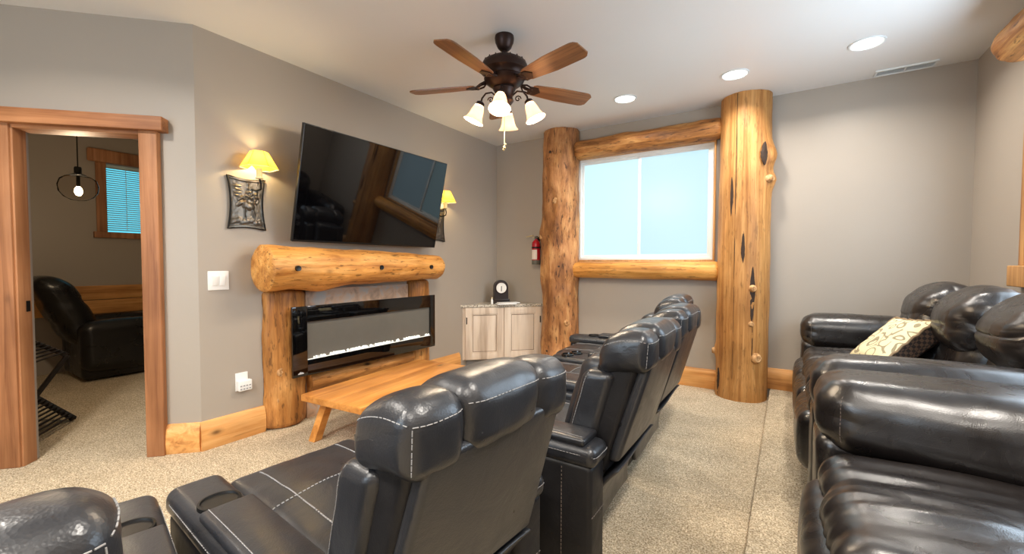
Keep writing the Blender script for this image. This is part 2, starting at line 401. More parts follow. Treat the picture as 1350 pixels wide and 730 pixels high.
win3 = thing('window_fill', 'unseen window added in the wall behind the camera as fill light', 'window', ((BX0+BX1)/2, YR, BZ0)); win3['kind'] = 'structure'
MB().box(-1, 1, -.06, -.05, 0, BZ1-BZ0).build('pane', M_REARP, win3, smooth=False)  # glowing pane added out of view for cool fill light
win4 = thing('window_4', 'small blind-covered window seen through the doorway', 'window', (XB, (FY0+FY1)/2, FZ0)); win4['kind'] = 'structure'
hy4 = (FY1-FY0)/2; hz4 = FZ1-FZ0
MB().bbox(0, .03, -hy4-.09, -hy4, 0, hz4, .004).build('side_casing', M_TRIMZ, win4)
MB().bbox(0, .03, hy4, hy4+.09, 0, hz4, .004).build('side_casing', M_TRIMZ, win4)
MB().bbox(0, .05, -hy4-.12, hy4+.12, -.07, 0, .004).build('sill_board', M_TRIMZ, win4)
MB().bbox(0, .06, -hy4-.16, hy4+.16, hz4, hz4+.15, .02).build('header_board', M_TRIMZ, win4)
MB().box(-.09, -.084, -hy4, hy4, 0, hz4).build('pane', M_FARP, win4, smooth=False)
M_SLAT = plain('white_blind_slat', (206, 226, 230), .5)
mb = MB(); ns = 30
for i in range(ns):
    z = .03+(hz4-.07)*i/(ns-1)
    mb.box(-.012, .012, -hy4+.008, hy4-.008, -.001, .001, Matrix.Translation((-.045, 0, z)) @ Matrix.Rotation(math.radians(38), 4, 'Y'))
o = mb.build('blind_slats', M_SLAT, win4, smooth=False); o['kind'] = 'stuff'
MB().box(-.06, -.03, -hy4+.005, hy4-.005, hz4-.035, hz4-.002).build('blind_headrail', M_SLAT, win4, smooth=False)
mb = MB()
for yy in (-hy4+.19, hy4-.19): mb.tube([(-.03, yy, .02), (-.03, yy, hz4-.03)], .003, 6)
mb.build('blind_cord', M_WHITE, win4)

# ---------------------------------------------------------------- door frame
door = thing('door_1', 'open doorway with fir posts and header in the slanted left wall', 'doorway', A, 0); door['kind'] = 'structure'
door.matrix_world = M_DW
MB().bbox(.19, .288, 0, .045, 0, 2.03, .005).build('door_post', M_TRIMZ, door)
MB().bbox(.272, .292, -.10, .03, 0, 2.03, .003).build('door_jamb', M_TRIMZ, door)
MB().bbox(.935, 1.045, 0, .045, 0, 2.03, .005).build('door_post', M_TRIMZ, door)
MB().bbox(.925, .945, -.06, .03, 0, 2.03, .003).build('door_jamb', M_TRIMZ, door)
MB().bbox(.145, 1.12, 0, .075, 2.02, 2.105, .005).build('door_header', M_TRIMX, door)
MB().bbox(.29, .93, -.10, .03, 2.0, 2.022, .003).build('door_jamb', M_TRIMX, door)
MB().box(.922, .926, -.045, -.02, .92, .985).build('strike_plate', M_IRON, door, smooth=False)

# ---------------------------------------------------------------- baseboards (milled half-log profile)
BP = [(0, 0), (.024, .0), (.031, .03), (.034, .075), (.031, .125), (.022, .165), (.010, .185), (0, .187)]
def baseboard(name, length, mat, M, z=0):
    "profile run along local x from 0 to length, bulging along +local y"
    mb = MB(); n = max(2, int(length/.12)); rows = []
    for i in range(n+1):
        x = length*i/n
        rows.append([M @ Vector((x, max(0, py+.003*fbm((x, pz, z+length), 5.0)*(py > 0)), z+pz)) for py, pz in BP])
    vs = [v for r in rows for v in r]; k = len(BP)
    fs = [(i*k+j, i*k+j+1, (i+1)*k+j+1, (i+1)*k+j) for i in range(n) for j in range(k-1)]
    fs += [tuple(range(k)), tuple(range(n*k, n*k+k))]
    return struct(name, mb.add(vs, fs), mat, smooth=True)
def fr(o, dx, dy): return Matrix(((dx[0], dy[0], 0, o[0]), (dx[1], dy[1], 0, o[1]), (0, 0, 1, 0), (0, 0, 0, 1)))
baseboard('baseboard_television_left', .40, M_BASEY, fr((0, -3.325), (0, 1), (1, 0)))
baseboard('baseboard_television_right', .52, M_BASEY, fr((0, -1.28), (0, 1), (1, 0)))
baseboard('baseboard_door', .195, M_BASEX, fr((A.x, A.y), (DD.x, DD.y), (NN.x, NN.y)))
baseboard('baseboard_back_left', 1.46, M_BASEX, fr((1.155, 0), (1, 0), (0, -1)))
baseboard('baseboard_back_right', W_-3.025, M_BASEX, fr((3.02, 0), (1, 0), (0, -1)), RZ)
# ---------------------------------------------------------------- log posts and window logs
def scar(parent, pts_w, mat=M_BARK, name='bark_scar'):
    return pts_w
lgl = thing('log_post', 'rough knotty log post left of the window, rising to the ceiling', 'log post', (.953, -.075, 0))
bl = [(1.55, -2.6, .02, .08, .4), (.45, -.55, .015, .1, .3), (1.05, -2.9, .02, .25, .6), (.30, -1.2, -.02, .25, .8), (.78, -2.4, -.012, .2, .6)]
log_mesh(2.709, lambda t: .207+.012*(1-t)-.008*math.sin(t*7), flat=.074, seed=1, rough=.02, bumps=bl).build('trunk', M_LOGL, lgl)
def on_log(a, z, R, sq=1.0): return Vector((math.cos(a)*R, math.sin(a)*R*sq, z))
def knot(parent, a, z, R, r, out, mat=M_KNOT, name='knot'):
    n = Vector((math.cos(a), math.sin(a), 0)); p = n*R+Vector((0, 0, z))
    M = Matrix.Translation(p) @ n.to_track_quat('Z', 'X').to_matrix().to_4x4()
    o = MB().lathe([(r*1.5, -.03), (r*1.25, out*.1), (r*1.0, out*.6), (r*.85, out*.95), (r*.6, out), (r*.5, out*.88), (r*.22, out*.93), (.0005, out*.8)], 16, M)
    return o.build(name, mat, parent)
def lens(parent, a, z0, z1, R, half, mat=M_BARK, name='bark_scar', jag=.25):
    vs, fs = [], []; n = 16
    for i in range(n+1):
        t = i/n; z = z0+(z1-z0)*t; hwd = half*math.sin(PI*t)**.7*(1+jag*noise.noise(Vector((t*9, z0*7, 0))))
        for u in (-1, -.5, 0, .5, 1):
            aa = a+u*hwd/R+.01*noise.noise(Vector((t*5, z1, 3)))
            rr = R+.004+(.006*abs(noise.noise(Vector((t*14, u*3, z0)))) if abs(u) < .9 else -.012)
            vs.append((math.cos(aa)*rr, math.sin(aa)*rr, z))
    for i in range(n):
        for j in range(4): fs.append((i*5+j, i*5+j+1, (i+1)*5+j+1, (i+1)*5+j))
    return MB().add(vs, fs).build(name, mat, parent)
knot(lgl, -2.55, 1.52, .215, .03, .03); knot(lgl, -.75, .55, .205, .028, .018); knot(lgl, -1.35, 1.9, .205, .035, .006)
for a, z in ((-1.75, 2.45), (-1.7, 1.2), (-1.2, 1.18), (-1.9, .22)):
    knot(lgl, a, z, .207, .012, .004, M_BARK, 'bore_hole')
lgr = thing('log_post', 'golden log post right of the window with burls and bark scars', 'log post', (2.812, -.075, 0))
br = [(2.16, -.35, .055, .10, .38), (1.95, -.28, .045, .07, .32), (.02, -1.6, .02, .15, 1.2), (.40, -3.0, .02, .06, .25)]
log_mesh(2.709, lambda t: .207+.006*math.sin(t*4), flat=.074, seed=5, rough=.007, bumps=br).build('trunk', M_LOGR, lgr)
lens(lgr, -.80, 2.06, 2.26, .232, .034, name='burl_hollow'); knot(lgr, -.5, 1.95, .232, .028, .022)
lens(lgr, -1.99, 1.62, 1.98, .208, .019); lens(lgr, -1.50, 1.22, 1.50, .209, .023); lens(lgr, -1.13, .70, 1.19, .21, .036)
lens(lgr, -2.5, .0, .26, .216, .026); lens(lgr, -1.82, .0, 2.7, .2085, .0032, name='drying_crack', jag=.6)
lens(lgr, -1.1, .36, .70, .209, .006, name='drying_crack')
knot(lgr, -1.12, 1.0, .214, .026, .03); knot(lgr, -1.15, .69, .21, .02, .016); knot(lgr, -.92, .39, .21, .036, .036); knot(lgr, -2.95, .40, .215, .028, .032)
lgh = thing('log_header', 'rough hewn log header across the top of the frosted window', 'log beam', (1.135, -.065, 2.475), 0)
lgh.rotation_euler = (0, PI/2, 0)
log_mesh(1.485, lambda t: .098+.006*t, flat=.064, seed=9, rough=.014, round_end=.05, squash=.95).build('trunk', M_LOGX, lgh)
lgs = thing('log_sill', 'smooth peeled log sill under the frosted window', 'log beam', (1.115, -.085, 1.145), 0)
lgs.rotation_euler = (0, PI/2, 0)
log_mesh(1.505, lambda t: .09, flat=.084, seed=3, rough=.005, round_end=.05, squash=1.0).build('trunk', M_SILL, lgs)
lrh = thing('log_header', 'log header end over the window on the right wall', 'log beam', (W_-.065, -.86, 2.46), 0)
lrh.rotation_euler = (PI/2, 0, 0)
t_ = log_mesh(1.75, lambda t: .11, seed=4, rough=.012, round_end=.07)
t_.v = [(min(v[0], .064), v[1], v[2]) for v in t_.v]; t_.build('trunk', M_LOGX, lrh)

# ---------------------------------------------------------------- fireplace surround
sp = thing('fireplace_post', 'knotty half-log post at the left of the fireplace', 'log post', (.0, -2.772, 0))
def half_log(parent, L, rw, depth, seed, mat, bumps=(), rough=.012):
    mb = log_mesh(L, lambda t: rw, flat=0, seed=seed, rough=rough, squash=depth/rw, bumps=bumps, round_end=.04)
    mb.v = [(-v[1], v[0], v[2]) for v in mb.v]          # bulge towards +x
    return mb.build('trunk', mat, parent)
half_log(sp, 1.02, .155, .105, 11, M_POST, [(.3, -1.9, .02, .06, .3)])
for yy, z, r in ((-.06, .42, .025), (-.07, .22, .022), (.07, .05, .018)):
    MB().lathe([(r*1.6, -.02), (r*1.35, .012), (r, .016), (r*.6, .013), (.0005, .017)], 16, Matrix.Translation((.098-abs(yy)*.35, yy, z)) @ Matrix.Rotation(PI/2, 4, 'Y')).build('knot', M_KNOT, sp)
sp2 = thing('fireplace_post', 'half-log post at the right of the fireplace', 'log post', (.0, -1.415, 0))
half_log(sp2, 1.05, .138, .105, 12, M_POST)
sl = thing('fireplace_stone', 'pinkish tan stone slab behind the fireplace', 'stone slab', (0, -2.085, 0))
def stone_mat():
    t = NT('tan_slate'); n = t.add('ShaderNodeTexNoise', i_Scale=9.0, i_Detail=6.0, i_Distortion=1.0); t.link(t.coord(), n.inputs[0])
    r = t.ramp(n.outputs[0], [(.3, lin((150, 126, 106))), (.5, lin((196, 160, 132))), (.7, lin((176, 168, 160)))])
    t.link(r.outputs[0], t.b.inputs['Base Color']); t.b.inputs['Roughness'].default_value = .6; t.bump(n.outputs[0], .5, .01); return t.m
MB().bbox(.001, .03, -.53, .53, .0, 1.01, .004).build('slab', stone_mat(), sl)
lw = thing('fireplace_log', 'horizontal half-log under the fireplace glass', 'log beam', (.031, -2.615, .285)); lw.rotation_euler = (-PI/2, 0, 0)
t_ = log_mesh(1.06, lambda t: .085, flat=None, seed=14, rough=.012); t_.v = [(max(0, v[0]), v[1], v[2]) for v in t_.v]; t_.build('trunk', M_POST, lw)
ml = thing('mantel_log', 'thick golden log mantel under the television', 'mantel', (.155, -3.01, 1.178)); ml.rotation_euler = (-PI/2, 0, 0)
t_ = log_mesh(1.735, lambda t: .162-.042*t, seed=21, rough=.012, round_end=.03, bumps=[(.42, PI/2, .025, .14, .7)])
t_.v = [(max(-.154, v[0]), v[1], v[2]) for v in t_.v]; t_.build('trunk', M_MANT, ml)
for z, rr in ((.17, .176), (.91, .148), (1.52, .132)):
    MB().lathe([(.019, -.02), (.019, .002), (.015, .001), (.0005, .001)], 16, Matrix.Translation((rr, 0, z)) @ Matrix.Rotation(PI/2, 4, 'Y')).build('bolt_hole', M_BLACK, ml)
# electric fireplace
M_SCREEN = plain('grey_fire_screen', (104, 102, 96), .12, spec=.5)
M_CRYS = emis('lit_crystal', (244, 244, 236), .55)
fp = thing('electric_fireplace', 'wide black glass electric fireplace mounted between the log posts', 'fireplace', (.117, -2.062, .375))
FW, FH = .738, .52
MB().bbox(0, .03, -FW+.02, FW-.02, .02, FH-.02, .003).build('housing', M_BLACK, fp)
mb = MB()
mb.bbox(.03, .052, -FW, -FW+.115, 0, FH, .003); mb.bbox(.03, .052, FW-.065, FW, 0, FH, .003)
mb.bbox(.03, .052, -FW+.114, FW-.064, 0, .115, .003); mb.bbox(.03, .052, -FW+.114, FW-.064, FH-.12, FH, .003)
mb.build('glass_frame', M_GLOSS, fp)
MB().box(.03, .034, -FW+.115, FW-.065, .115, FH-.12).build('fire_screen', M_SCREEN, fp, smooth=False)
MB().box(.034, .046, -FW+.115, FW-.065, .1155, .1185).build('light_strip', M_CRYS, fp, smooth=False)
mb = MB()
for i in range(95):
    t = min(1, max(0, random.choice((.18, .33, .5, .62, .8))+random.gauss(0, .07))) if random.random() < .6 else random.random(); y = -FW+.13+(2*FW-.21)*t; r = random.uniform(.004, .011)*(.6 if t < .12 else 1)
    vs, fs, _ = cushion((r, r, r*.8), r*.35, k=1, m=1)
    R = Matrix.Rotation(random.random()*3, 4, 'X') @ Matrix.Rotation(random.random()*3, 4, 'Z')
    mb.add([Vector((.042, y, .123+random.random()*.010)) + R @ Vector(v) for v in vs], fs)
o = mb.build('crystals', M_CRYS, fp, smooth=False); o['kind'] = 'stuff'
mb = MB(); mb.prism([(-.022, -.006), (.022, -.006), (.024, .002), (.013, .004), (.008, .010), (.001, .004), (-.004, .013), (-.012, .004), (-.022, .002)], .0521, .0527, 'X', Matrix.Translation((0, -FW+.06, .026)))
mb.build('logo', plain('silver_print', (190, 190, 190), .5), fp, smooth=False)

# ---------------------------------------------------------------- television
tv = thing('television', 'large flat television tilted down over the log mantel', 'television', (.15, -2.043, 1.37)); tv.rotation_euler = (0, math.atan2(.175, .82), 0)
TW, TH = .738, .84
vs = MB().bbox(-.03, 0, -TW, TW, 0, TH, .004); vs.build('casing', M_BLACK, tv)
MB().box(.0002, .0012, -TW+.006, TW-.006, .016, TH-.006).build('screen', M_TV, tv, smooth=False)
MB().bbox(-.06, -.028, -.45, .45, .12, .6, .01).build('rear_housing', M_BLACK, tv)
mb = MB(); mb.bbox(-.15, -.055, -.25, -.21, .25, .55, .004); mb.bbox(-.15, -.055, .21, .25, .25, .55, .004); mb.bbox(-.17, -.13, -.32, .32, .36, .46, .004)
mb.build('wall_bracket', M_IRON, tv)

# ---------------------------------------------------------------- wall sconces
def shade_mat(name, c, e, tr=.5):
    t = NT(name); n = t.n; t.b.inputs['Base Color'].default_value = lin(c); t.b.inputs['Roughness'].default_value = .6
    nz = t.add('ShaderNodeTexNoise', i_Scale=18.0, i_Detail=3.0); t.link(t.coord(), nz.inputs[0])
    cc = t.mix(nz.outputs[0], lin(c), tuple(x*.7 for x in lin(c)[:3])+(1,)); t.link(cc, t.b.inputs['Base Color'])
    t.link(cc, t.b.inputs['Emission Color']); t.b.inputs['Emission Strength'].default_value = e
    tl = t.add('ShaderNodeBsdfTranslucent'); t.link(cc, tl.inputs[0])
    mx = t.add('ShaderNodeMixShader'); mx.inputs[0].default_value = tr
    t.link(t.b.outputs[0], mx.inputs[1]); t.link(tl.outputs[0], mx.inputs[2]); t.link(mx.outputs[0], n['Material Output'].inputs[0]); return t.m
M_SHADE = shade_mat('yellow_lampshade', (246, 204, 74), .38)
def relief(y, z):
    "height of the cast wildlife picture, y,z in -1..1"
    h = 0.0
    def el(cy, cz, ry, rz, a, hh):
        nonlocal h
        c, s = math.cos(a), math.sin(a); u = ((y-cy)*c+(z-cz)*s)/ry; v = (-(y-cy)*s+(z-cz)*c)/rz; d = u*u+v*v
        if d < 1: h = max(h, hh*math.sqrt(1-d))
    el(.12, -.12, .38, .17, -.05, 1); el(-.12, -.05, .2, .2, 0, 1); el(-.42, .0, .22, .1, .35, 1); el(-.58, -.08, .1, .07, 0, .9)
    el(-.42, .2, .2, .06, .5, .8); el(-.2, .22, .2, .06, -.5, .8)
    for ly, lz in ((-.18, -.45), (-.05, -.48), (.34, -.45), (.44, -.48)): el(ly, lz, .05, .26, 0, .8)
    for i in range(7): el(-.8+.27*i, -.78+.05*math.sin(i*2.1), .2, .12, .2, .5)
    for ty, tz, s in ((.05, .55, 1), (.3, .42, .8), (.62, .5, .9), (.5, .2, .7)):
        el(ty, tz, .035, .4*s, 0, .7)
        for k in range(4): el(ty, tz+.3*s-.18*k*s, (.05+.05*k)*s, .06*s, .2*(-1)**k, .8)
    for i in range(4): el(-.55, .72-.14*i, .3, .035, .12*(-1)**i, .35)
    return h
def sconce(y, label):
    t = thing('wall_sconce', label, 'wall lamp', (0, y, 1.625), 0, 'wildlife wall sconces')
    n, m = 44, 60; vs = []; fs = []
    def outl(u, v):
        return (.122*u*(1-.16*(1-v*v)), .178*v*(1-.09*(1-u*u)))
    for i in range(m+1):
        for j in range(n+1):
            u, v = -1+2*j/n, -1+2*i/m; yy, zz = outl(u, v); e = max(abs(u), abs(v))
            hgt = .012 if e > .93 else .004+.011*relief(u*1.05, v*1.05)+.0015*noise.noise(Vector((u*9, v*9, 2)))
            vs.append((.004+hgt+.01*(1-u*u), yy, zz))
    for i in range(m):
        for j in range(n): a = i*(n+1)+j; fs.append((a, a+1, a+n+2, a+n+1))
    k = len(vs)
    ring = [j for j in range(n+1)]+[(i+1)*(n+1)-1 for i in range(1, m+1)]+[m*(n+1)+j for j in range(n-1, -1, -1)]+[i*(n+1) for i in range(m-1, 0, -1)]
    vs += [(.001, vs[i][1], vs[i][2]) for i in ring]
    for a in range(len(ring)): b = (a+1) % len(ring); fs.append((ring[a], ring[b], k+b, k+a))
    pl = MB().add(vs, fs).build('relief_plaque', M_PEWTER, t)
    pts = [(.016,)+outl(u, v) for u, v in [(-1+2*i/12, 1) for i in range(12)]+[(1, 1-2*i/12) for i in range(12)]+[(1-2*i/12, -1) for i in range(12)]+[(-1, -1+2*i/12) for i in range(12)]]
    MB().tube(pts, .006, 8, closed=True).build('cast_border', M_IRON, pl)
    MB().tube([(.02, .03, .10), (.05, .05, .09), (.09, .06, .10), (.105, .05, .13), (.10, .045, .165)], .006, 8).build('arm', M_IRON, t)
    Mx = Matrix.Translation((.10, .045, .165))
    MB().lathe([(.0005, 0), (.022, .002), (.026, .008), (.018, .012), (.018, .075), (.0005, .076)], 16, Mx).build('candle_tube', M_CREAM, t)
    n = 6; vs = []; fs = []
    for r, z in ((.056, .185), (.118, .075)):
        for i in range(n*6):
            a = 2*PI*i/(n*6); kk = math.cos(PI/n)/math.cos((a % (2*PI/n))-PI/n)
            vs.append((.10+r*kk*math.cos(a), .045+r*kk*math.sin(a), .165+z))
    fs = [(i, (i+1) % 36, 36+(i+1) % 36, 36+i) for i in range(36)]
    sh = MB().add(vs, fs).build('lamp_shade', M_SHADE, t, smooth=False)
    for i in range(n):
        a = 2*PI*i/n
        MB().tube([(.10+r*1.002*math.cos(a), .045+r*1.002*math.sin(a), .165+z) for r, z in ((.056, .185), (.118, .075))], .0016, 5).build('shade_seam', plain('shade_lacing', (150, 110, 50), .7) if i == 0 else bpy.data.materials['shade_lacing'], sh)
    MB().tube([(.10+.118*math.cos(2*PI*i/n), .045+.118*math.sin(2*PI*i/n), .165+.075) for i in range(n)], .0025, 6, closed=True).build('shade_rim', M_CREAM, sh)
    ld = bpy.data.lights.new('sconce_bulb', 'POINT'); ld.energy = P_SCONCE; ld.color = (1, .74, .36); ld.shadow_soft_size = .02
    lo = bpy.data.objects.new('sconce_bulb', ld); C.objects.link(lo); lo.parent = t; lo.location = (.10, .045, .285)
sconce(-3.02, 'relief plaque wall sconce with yellow shade, left of the television')
sconce(-1.13, 'relief plaque wall sconce with yellow shade, half hidden behind the right end of the television')

# ---------------------------------------------------------------- light switch, outlet, extinguisher, vent
t = thing('light_switch', 'white two-rocker light switch plate left of the mantel', 'switch', (0, -3.2, 1.098))
MB().bbox(0, .007, -.062, .062, -.063, .063, .003).build('plate', M_WHITE, t)
for yy in (-.023, .023): MB().bbox(.006, .013, yy-.017, yy+.017, -.034, .034, .003, Matrix.Rotation(.06, 4, 'Y')).build('rocker', M_WHITE, t)
t = thing('wall_outlet', 'white wall outlet with a plugged-in adapter near the baseboard', 'outlet', (0, -3.07, .395))
MB().bbox(0, .006, -.04, .04, -.062, .062, .003).build('plate', M_WHITE, t)
ad = MB().bbox(.006, .045, -.035, .05, -.06, .012, .006).build('adapter', M_WHITE, t)
mb = MB()
for i in range(4):
    for j in range(2): mb.box(.0452, .0462, -.028+i*.019, -.016+i*.019, -.05+j*.022, -.042+j*.022)
mb.build('adapter_slots', plain('grey_slot', (150, 150, 152), .5), ad, smooth=False)
M_RED = plain('red_enamel', (178, 24, 36), .25)
t = thing('fire_extinguisher', 'small red fire extinguisher hung beside the left log post', 'extinguisher', (.625, -.07, 1.20))
MB().lathe([(.0005, 0), (.042, .001), (.05, .012), (.05, .24), (.046, .265), (.03, .285), (.016, .295), (.016, .31), (.0005, .312)], 24).build('tank', M_RED, t)
MB().lathe([(.049, .0), (.0508, .008), (.0508, .05), (.049, .055)], 24).build('base_band', plain('grey_band', (96, 94, 84), .5), t)
MB().lathe([(.0505, .19), (.054, .192), (.054, .207), (.0505, .209)], 24).build('strap', M_IRON, t)
vs = []; fs = []
for i in range(9):
    a = -PI/2-.75+1.5*i/8
    for z in (.06, .175): vs.append((.0512*math.cos(a), .0512*math.sin(a), z))
fs = [(2*i, 2*i+2, 2*i+3, 2*i+1) for i in range(8)]
MB().add(vs, fs).build('paper_label', plain('white_paper_label', (226, 214, 206), .6), t)
MB().lathe([(.018, .305), (.02, .31), (.02, .335), (.012, .34), (.0005, .341)], 14).build('valve', M_PEWTER, t)
mb = MB(); mb.bbox(-.075, .02, -.012, .012, .345, .355, .003, Matrix.Rotation(-.18, 4, 'Y')); mb.bbox(-.05, .02, -.012, .012, .318, .327, .003)
mb.build('lever', M_BRASS, t)
MB().box(-.012, .012, .045, .069, .03, .33).build('bracket', M_IRON, t, smooth=False)
t = thing('ceiling_vent', 'white slotted ceiling vent close to the back wall', 'vent', (3.875, -.10, H_))
mb = MB(); mb.bbox(-.18, .18, -.062, -.045, -.012, 0, .004); mb.bbox(-.18, .18, .045, .062, -.012, 0, .004); mb.bbox(-.18, -.163, -.05, .05, -.012, 0, .004); mb.bbox(.163, .18, -.05, .05, -.012, 0, .004); mb.bbox(-.006, .006, -.05, .05, -.012, 0, .003)
mb.build('frame', M_VINYL, t)
MB().box(-.165, .165, -.047, .047, -.0025, -.0005).build('dark_backing', M_IRON, t, smooth=False)
me = MB().box(-.163, .163, -.0065, .0065, -.0008, .0008, Matrix.Rotation(.7, 4, 'X')).mesh('slat', False)
for i in range(5): link('slat', me, M_VINYL, t, (0, -.036+i*.018, -.006))

# ---------------------------------------------------------------- corner cabinet with clock
def cab_wood():
    t = NT('whitewashed_wood')
    n = t.add('ShaderNodeTexNoise', i_Scale=1.0, i_Detail=5.0, i_Distortion=.4); t.link(t.coord((14, 14, 1.2)), n.inputs[0])
    r = t.ramp(n.outputs[0], [(.25, lin((170, 148, 128))), (.5, lin((214, 196, 176))), (.75, lin((228, 214, 198)))])
    t.link(r.outputs[0], t.b.inputs['Base Color']); t.b.inputs['Roughness'].default_value = .55; t.bump(n.outputs[0], .1, .004); return t.m
M_CAB = cab_wood()
def granite():
    t = NT('speckled_granite'); v = t.add('ShaderNodeTexNoise', i_Scale=55.0, i_Detail=4.0, i_Roughness=.8); t.link(t.coord(), v.inputs[0])
    r = t.ramp(v.outputs[0], [(.36, lin((48, 42, 38))), (.45, lin((150, 138, 122))), (.55, lin((226, 220, 206))), (.7, lin((180, 150, 120)))])
    t.link(r.outputs[0], t.b.inputs['Base Color']); t.b.inputs['Roughness'].default_value = .12; return t.m
M_GRAN = granite(); M_RECESS = plain('umber_recess_shadow', (112, 90, 72), .6)
CW = .715
cb = thing('corner_cabinet', 'whitewashed corner cabinet with two panel doors and granite top', 'cabinet', (0, 0, 0))
MB().prism([(.003, -CW+.02), (CW-.02, -.003), (.003, -.003)], .085, .70, 'Z').build('body', M_CAB, cb, smooth=False)
MB().prism([(.003, -CW+.09), (CW-.09, -.003), (.003, -.003)], 0.0, .085, 'Z').build('toe_kick', plain('grey_toe_kick', (140, 138, 136), .6), cb, smooth=False)
MB().prism([(.002, -CW-.012), (CW+.012, -.002), (.002, -.002)], .702, .73, 'Z').build('granite_top', M_GRAN, cb, smooth=False)
MF = Matrix.Translation((.0, -CW+.02, 0)) @ Matrix.Rotation(PI/4, 4, 'Z')      # x along the front, -y outwards
LF = (CW-.02)*math.sqrt(2)
def panel_door(x0, x1, z0, z1, hinge_x):
    mb = MB(); s = .075
    mb.bbox(x0, x0+s, -.022, 0, z0, z1, .003, MF); mb.bbox(x1-s, x1, -.022, 0, z0, z1, .003, MF)
    mb.bbox(x0+s, x1-s, -.022, 0, z0, z0+s, .003, MF); mb.bbox(x0+s, x1-s, -.022, 0, z1-s, z1, .003, MF)
    d = mb.build('door', M_CAB, cb)
    MB().bbox(x0+s-.005, x1-s+.005, -.006, 0, z0+s-.005, z1-s+.005, .002, MF).build('door_panel', M_CAB, d)
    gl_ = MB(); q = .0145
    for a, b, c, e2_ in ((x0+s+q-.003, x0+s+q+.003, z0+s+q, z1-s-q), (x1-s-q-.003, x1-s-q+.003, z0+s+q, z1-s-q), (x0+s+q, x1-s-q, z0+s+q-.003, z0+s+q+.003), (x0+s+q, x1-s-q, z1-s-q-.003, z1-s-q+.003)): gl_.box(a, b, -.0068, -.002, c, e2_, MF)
    gl_.build('recess_shadow_line', M_RECESS, d, smooth=False)  # shadow of the panel recess, drawn as thin dark strips
    mb = MB(); e = .012
    mb.bbox(x0+s, x0+s+e, -.017, 0, z0+s, z1-s, .004, MF); mb.bbox(x1-s-e, x1-s, -.017, 0, z0+s, z1-s, .004, MF)
    mb.bbox(x0+s, x1-s, -.017, 0, z0+s, z0+s+e, .004, MF); mb.bbox(x0+s, x1-s, -.017, 0, z1-s-e, z1-s, .004, MF)
    mb.build('panel_molding', M_CAB, d)
    MB().bbox(hinge_x-.006, hinge_x+.006, -.027, -.02, z1-.19, z1-.11, .002, MF).build('hinge', M_IRON, d)
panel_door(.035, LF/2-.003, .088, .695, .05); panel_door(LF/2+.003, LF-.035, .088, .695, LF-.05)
M_EBONY = plain('dark_walnut', (38, 26, 22), .35)
ck = thing('mantel_clock', 'dark arched mantel clock with white dial on the corner cabinet', 'clock', (.225, -.235, .73), PI/4)
def arch(hw_, h, n=14): return [(-hw_, 0), (hw_, 0)]+[(hw_*math.cos(PI*i/n), h-hw_+hw_*math.sin(PI*i/n)) for i in range(n+1)]
MB().prism(arch(.085, .25), -.045, .045, 'Y', Matrix.Translation((0, 0, .03))).build('case', M_EBONY, ck)
mb = MB(); mb.bbox(-.115, .115, -.065, .065, 0, .025, .005); mb.bbox(-.1, .1, -.055, .055, .024, .05, .005); mb.build('plinth', M_EBONY, ck)
MY = Matrix.Translation((0, -.046, .185)) @ Matrix.Rotation(PI/2, 4, 'X')
MB().lathe([(.0005, .003), (.062, .003), (.064, 0)], 28, MY).build('dial', plain('white_dial', (238, 234, 226), .4), ck)
MB().lathe([(.062, 0), (.066, .008), (.072, .006), (.073, 0)], 28, MY).build('bezel', M_BRONZE, ck)
MB().box(-.004, .004, -.052, -.05, .145, .188).build('minute_hand', M_IRON, ck, smooth=False)
MB().box(-.004, .004, -.052, -.05, .182, .208, Matrix.Translation((0, 0, .0))).build('hour_hand', M_IRON, ck, smooth=False)
bk = thing('booklet', 'small white booklets lying on the granite beside the clock', 'booklet', (.385, -.33, .73), PI/4+.1)
MB().bbox(-.13, .1, -.06, .05, 0, .012, .002).build('lower_booklet', M_WHITE, bk)
MB().bbox(-.11, .14, -.055, .06, .012, .022, .002, Matrix.Rotation(.12, 4, 'Z')).build('upper_booklet', M_WHITE, bk)
bt = thing('small_bottle', 'tiny white bottle standing left of the clock', 'bottle', (.235, -.43, .73))
MB().lathe([(.0005, 0), (.014, .001), (.014, .05), (.007, .06), (.007, .068)], 14, None, False, True).build('body', M_WHITE, bt)
MB().lathe([(.008, .066), (.008, .082), (.0005, .083)], 12).build('cap', M_CREAM, bt)

# ---------------------------------------------------------------- low bench
bn = thing('wooden_bench', 'low orange pine bench with splayed legs before the fireplace', 'bench', (.655, -2.27, 0), math.radians(5))
MB().bbox(-.285, -.003, -.60, .60, .285, .33, .005).build('top_board', M_BENCH, bn)
MB().bbox(-.003, .285, -.60, .60, .285, .33, .005).build('top_board', M_BENCH, bn)
for sx in (-1, 1):
    for sy in (-1, 1):
        a = Vector((sx*.19, sy*.45, .286)); b = Vector((sx*.24, sy*.53, 0)); mb = MB()
        hs = .029
        mb.add([p+Vector((dx*hs, dy*hs, 0)) for p in (b, a) for dx, dy in ((-1, -1), (1, -1), (1, 1), (-1, 1))], [(3, 2, 1, 0), (4, 5, 6, 7), (0, 1, 5, 4), (1, 2, 6, 5), (2, 3, 7, 6), (3, 0, 4, 7)])
        mb.build('leg', M_BENCH, bn, smooth=False)
    
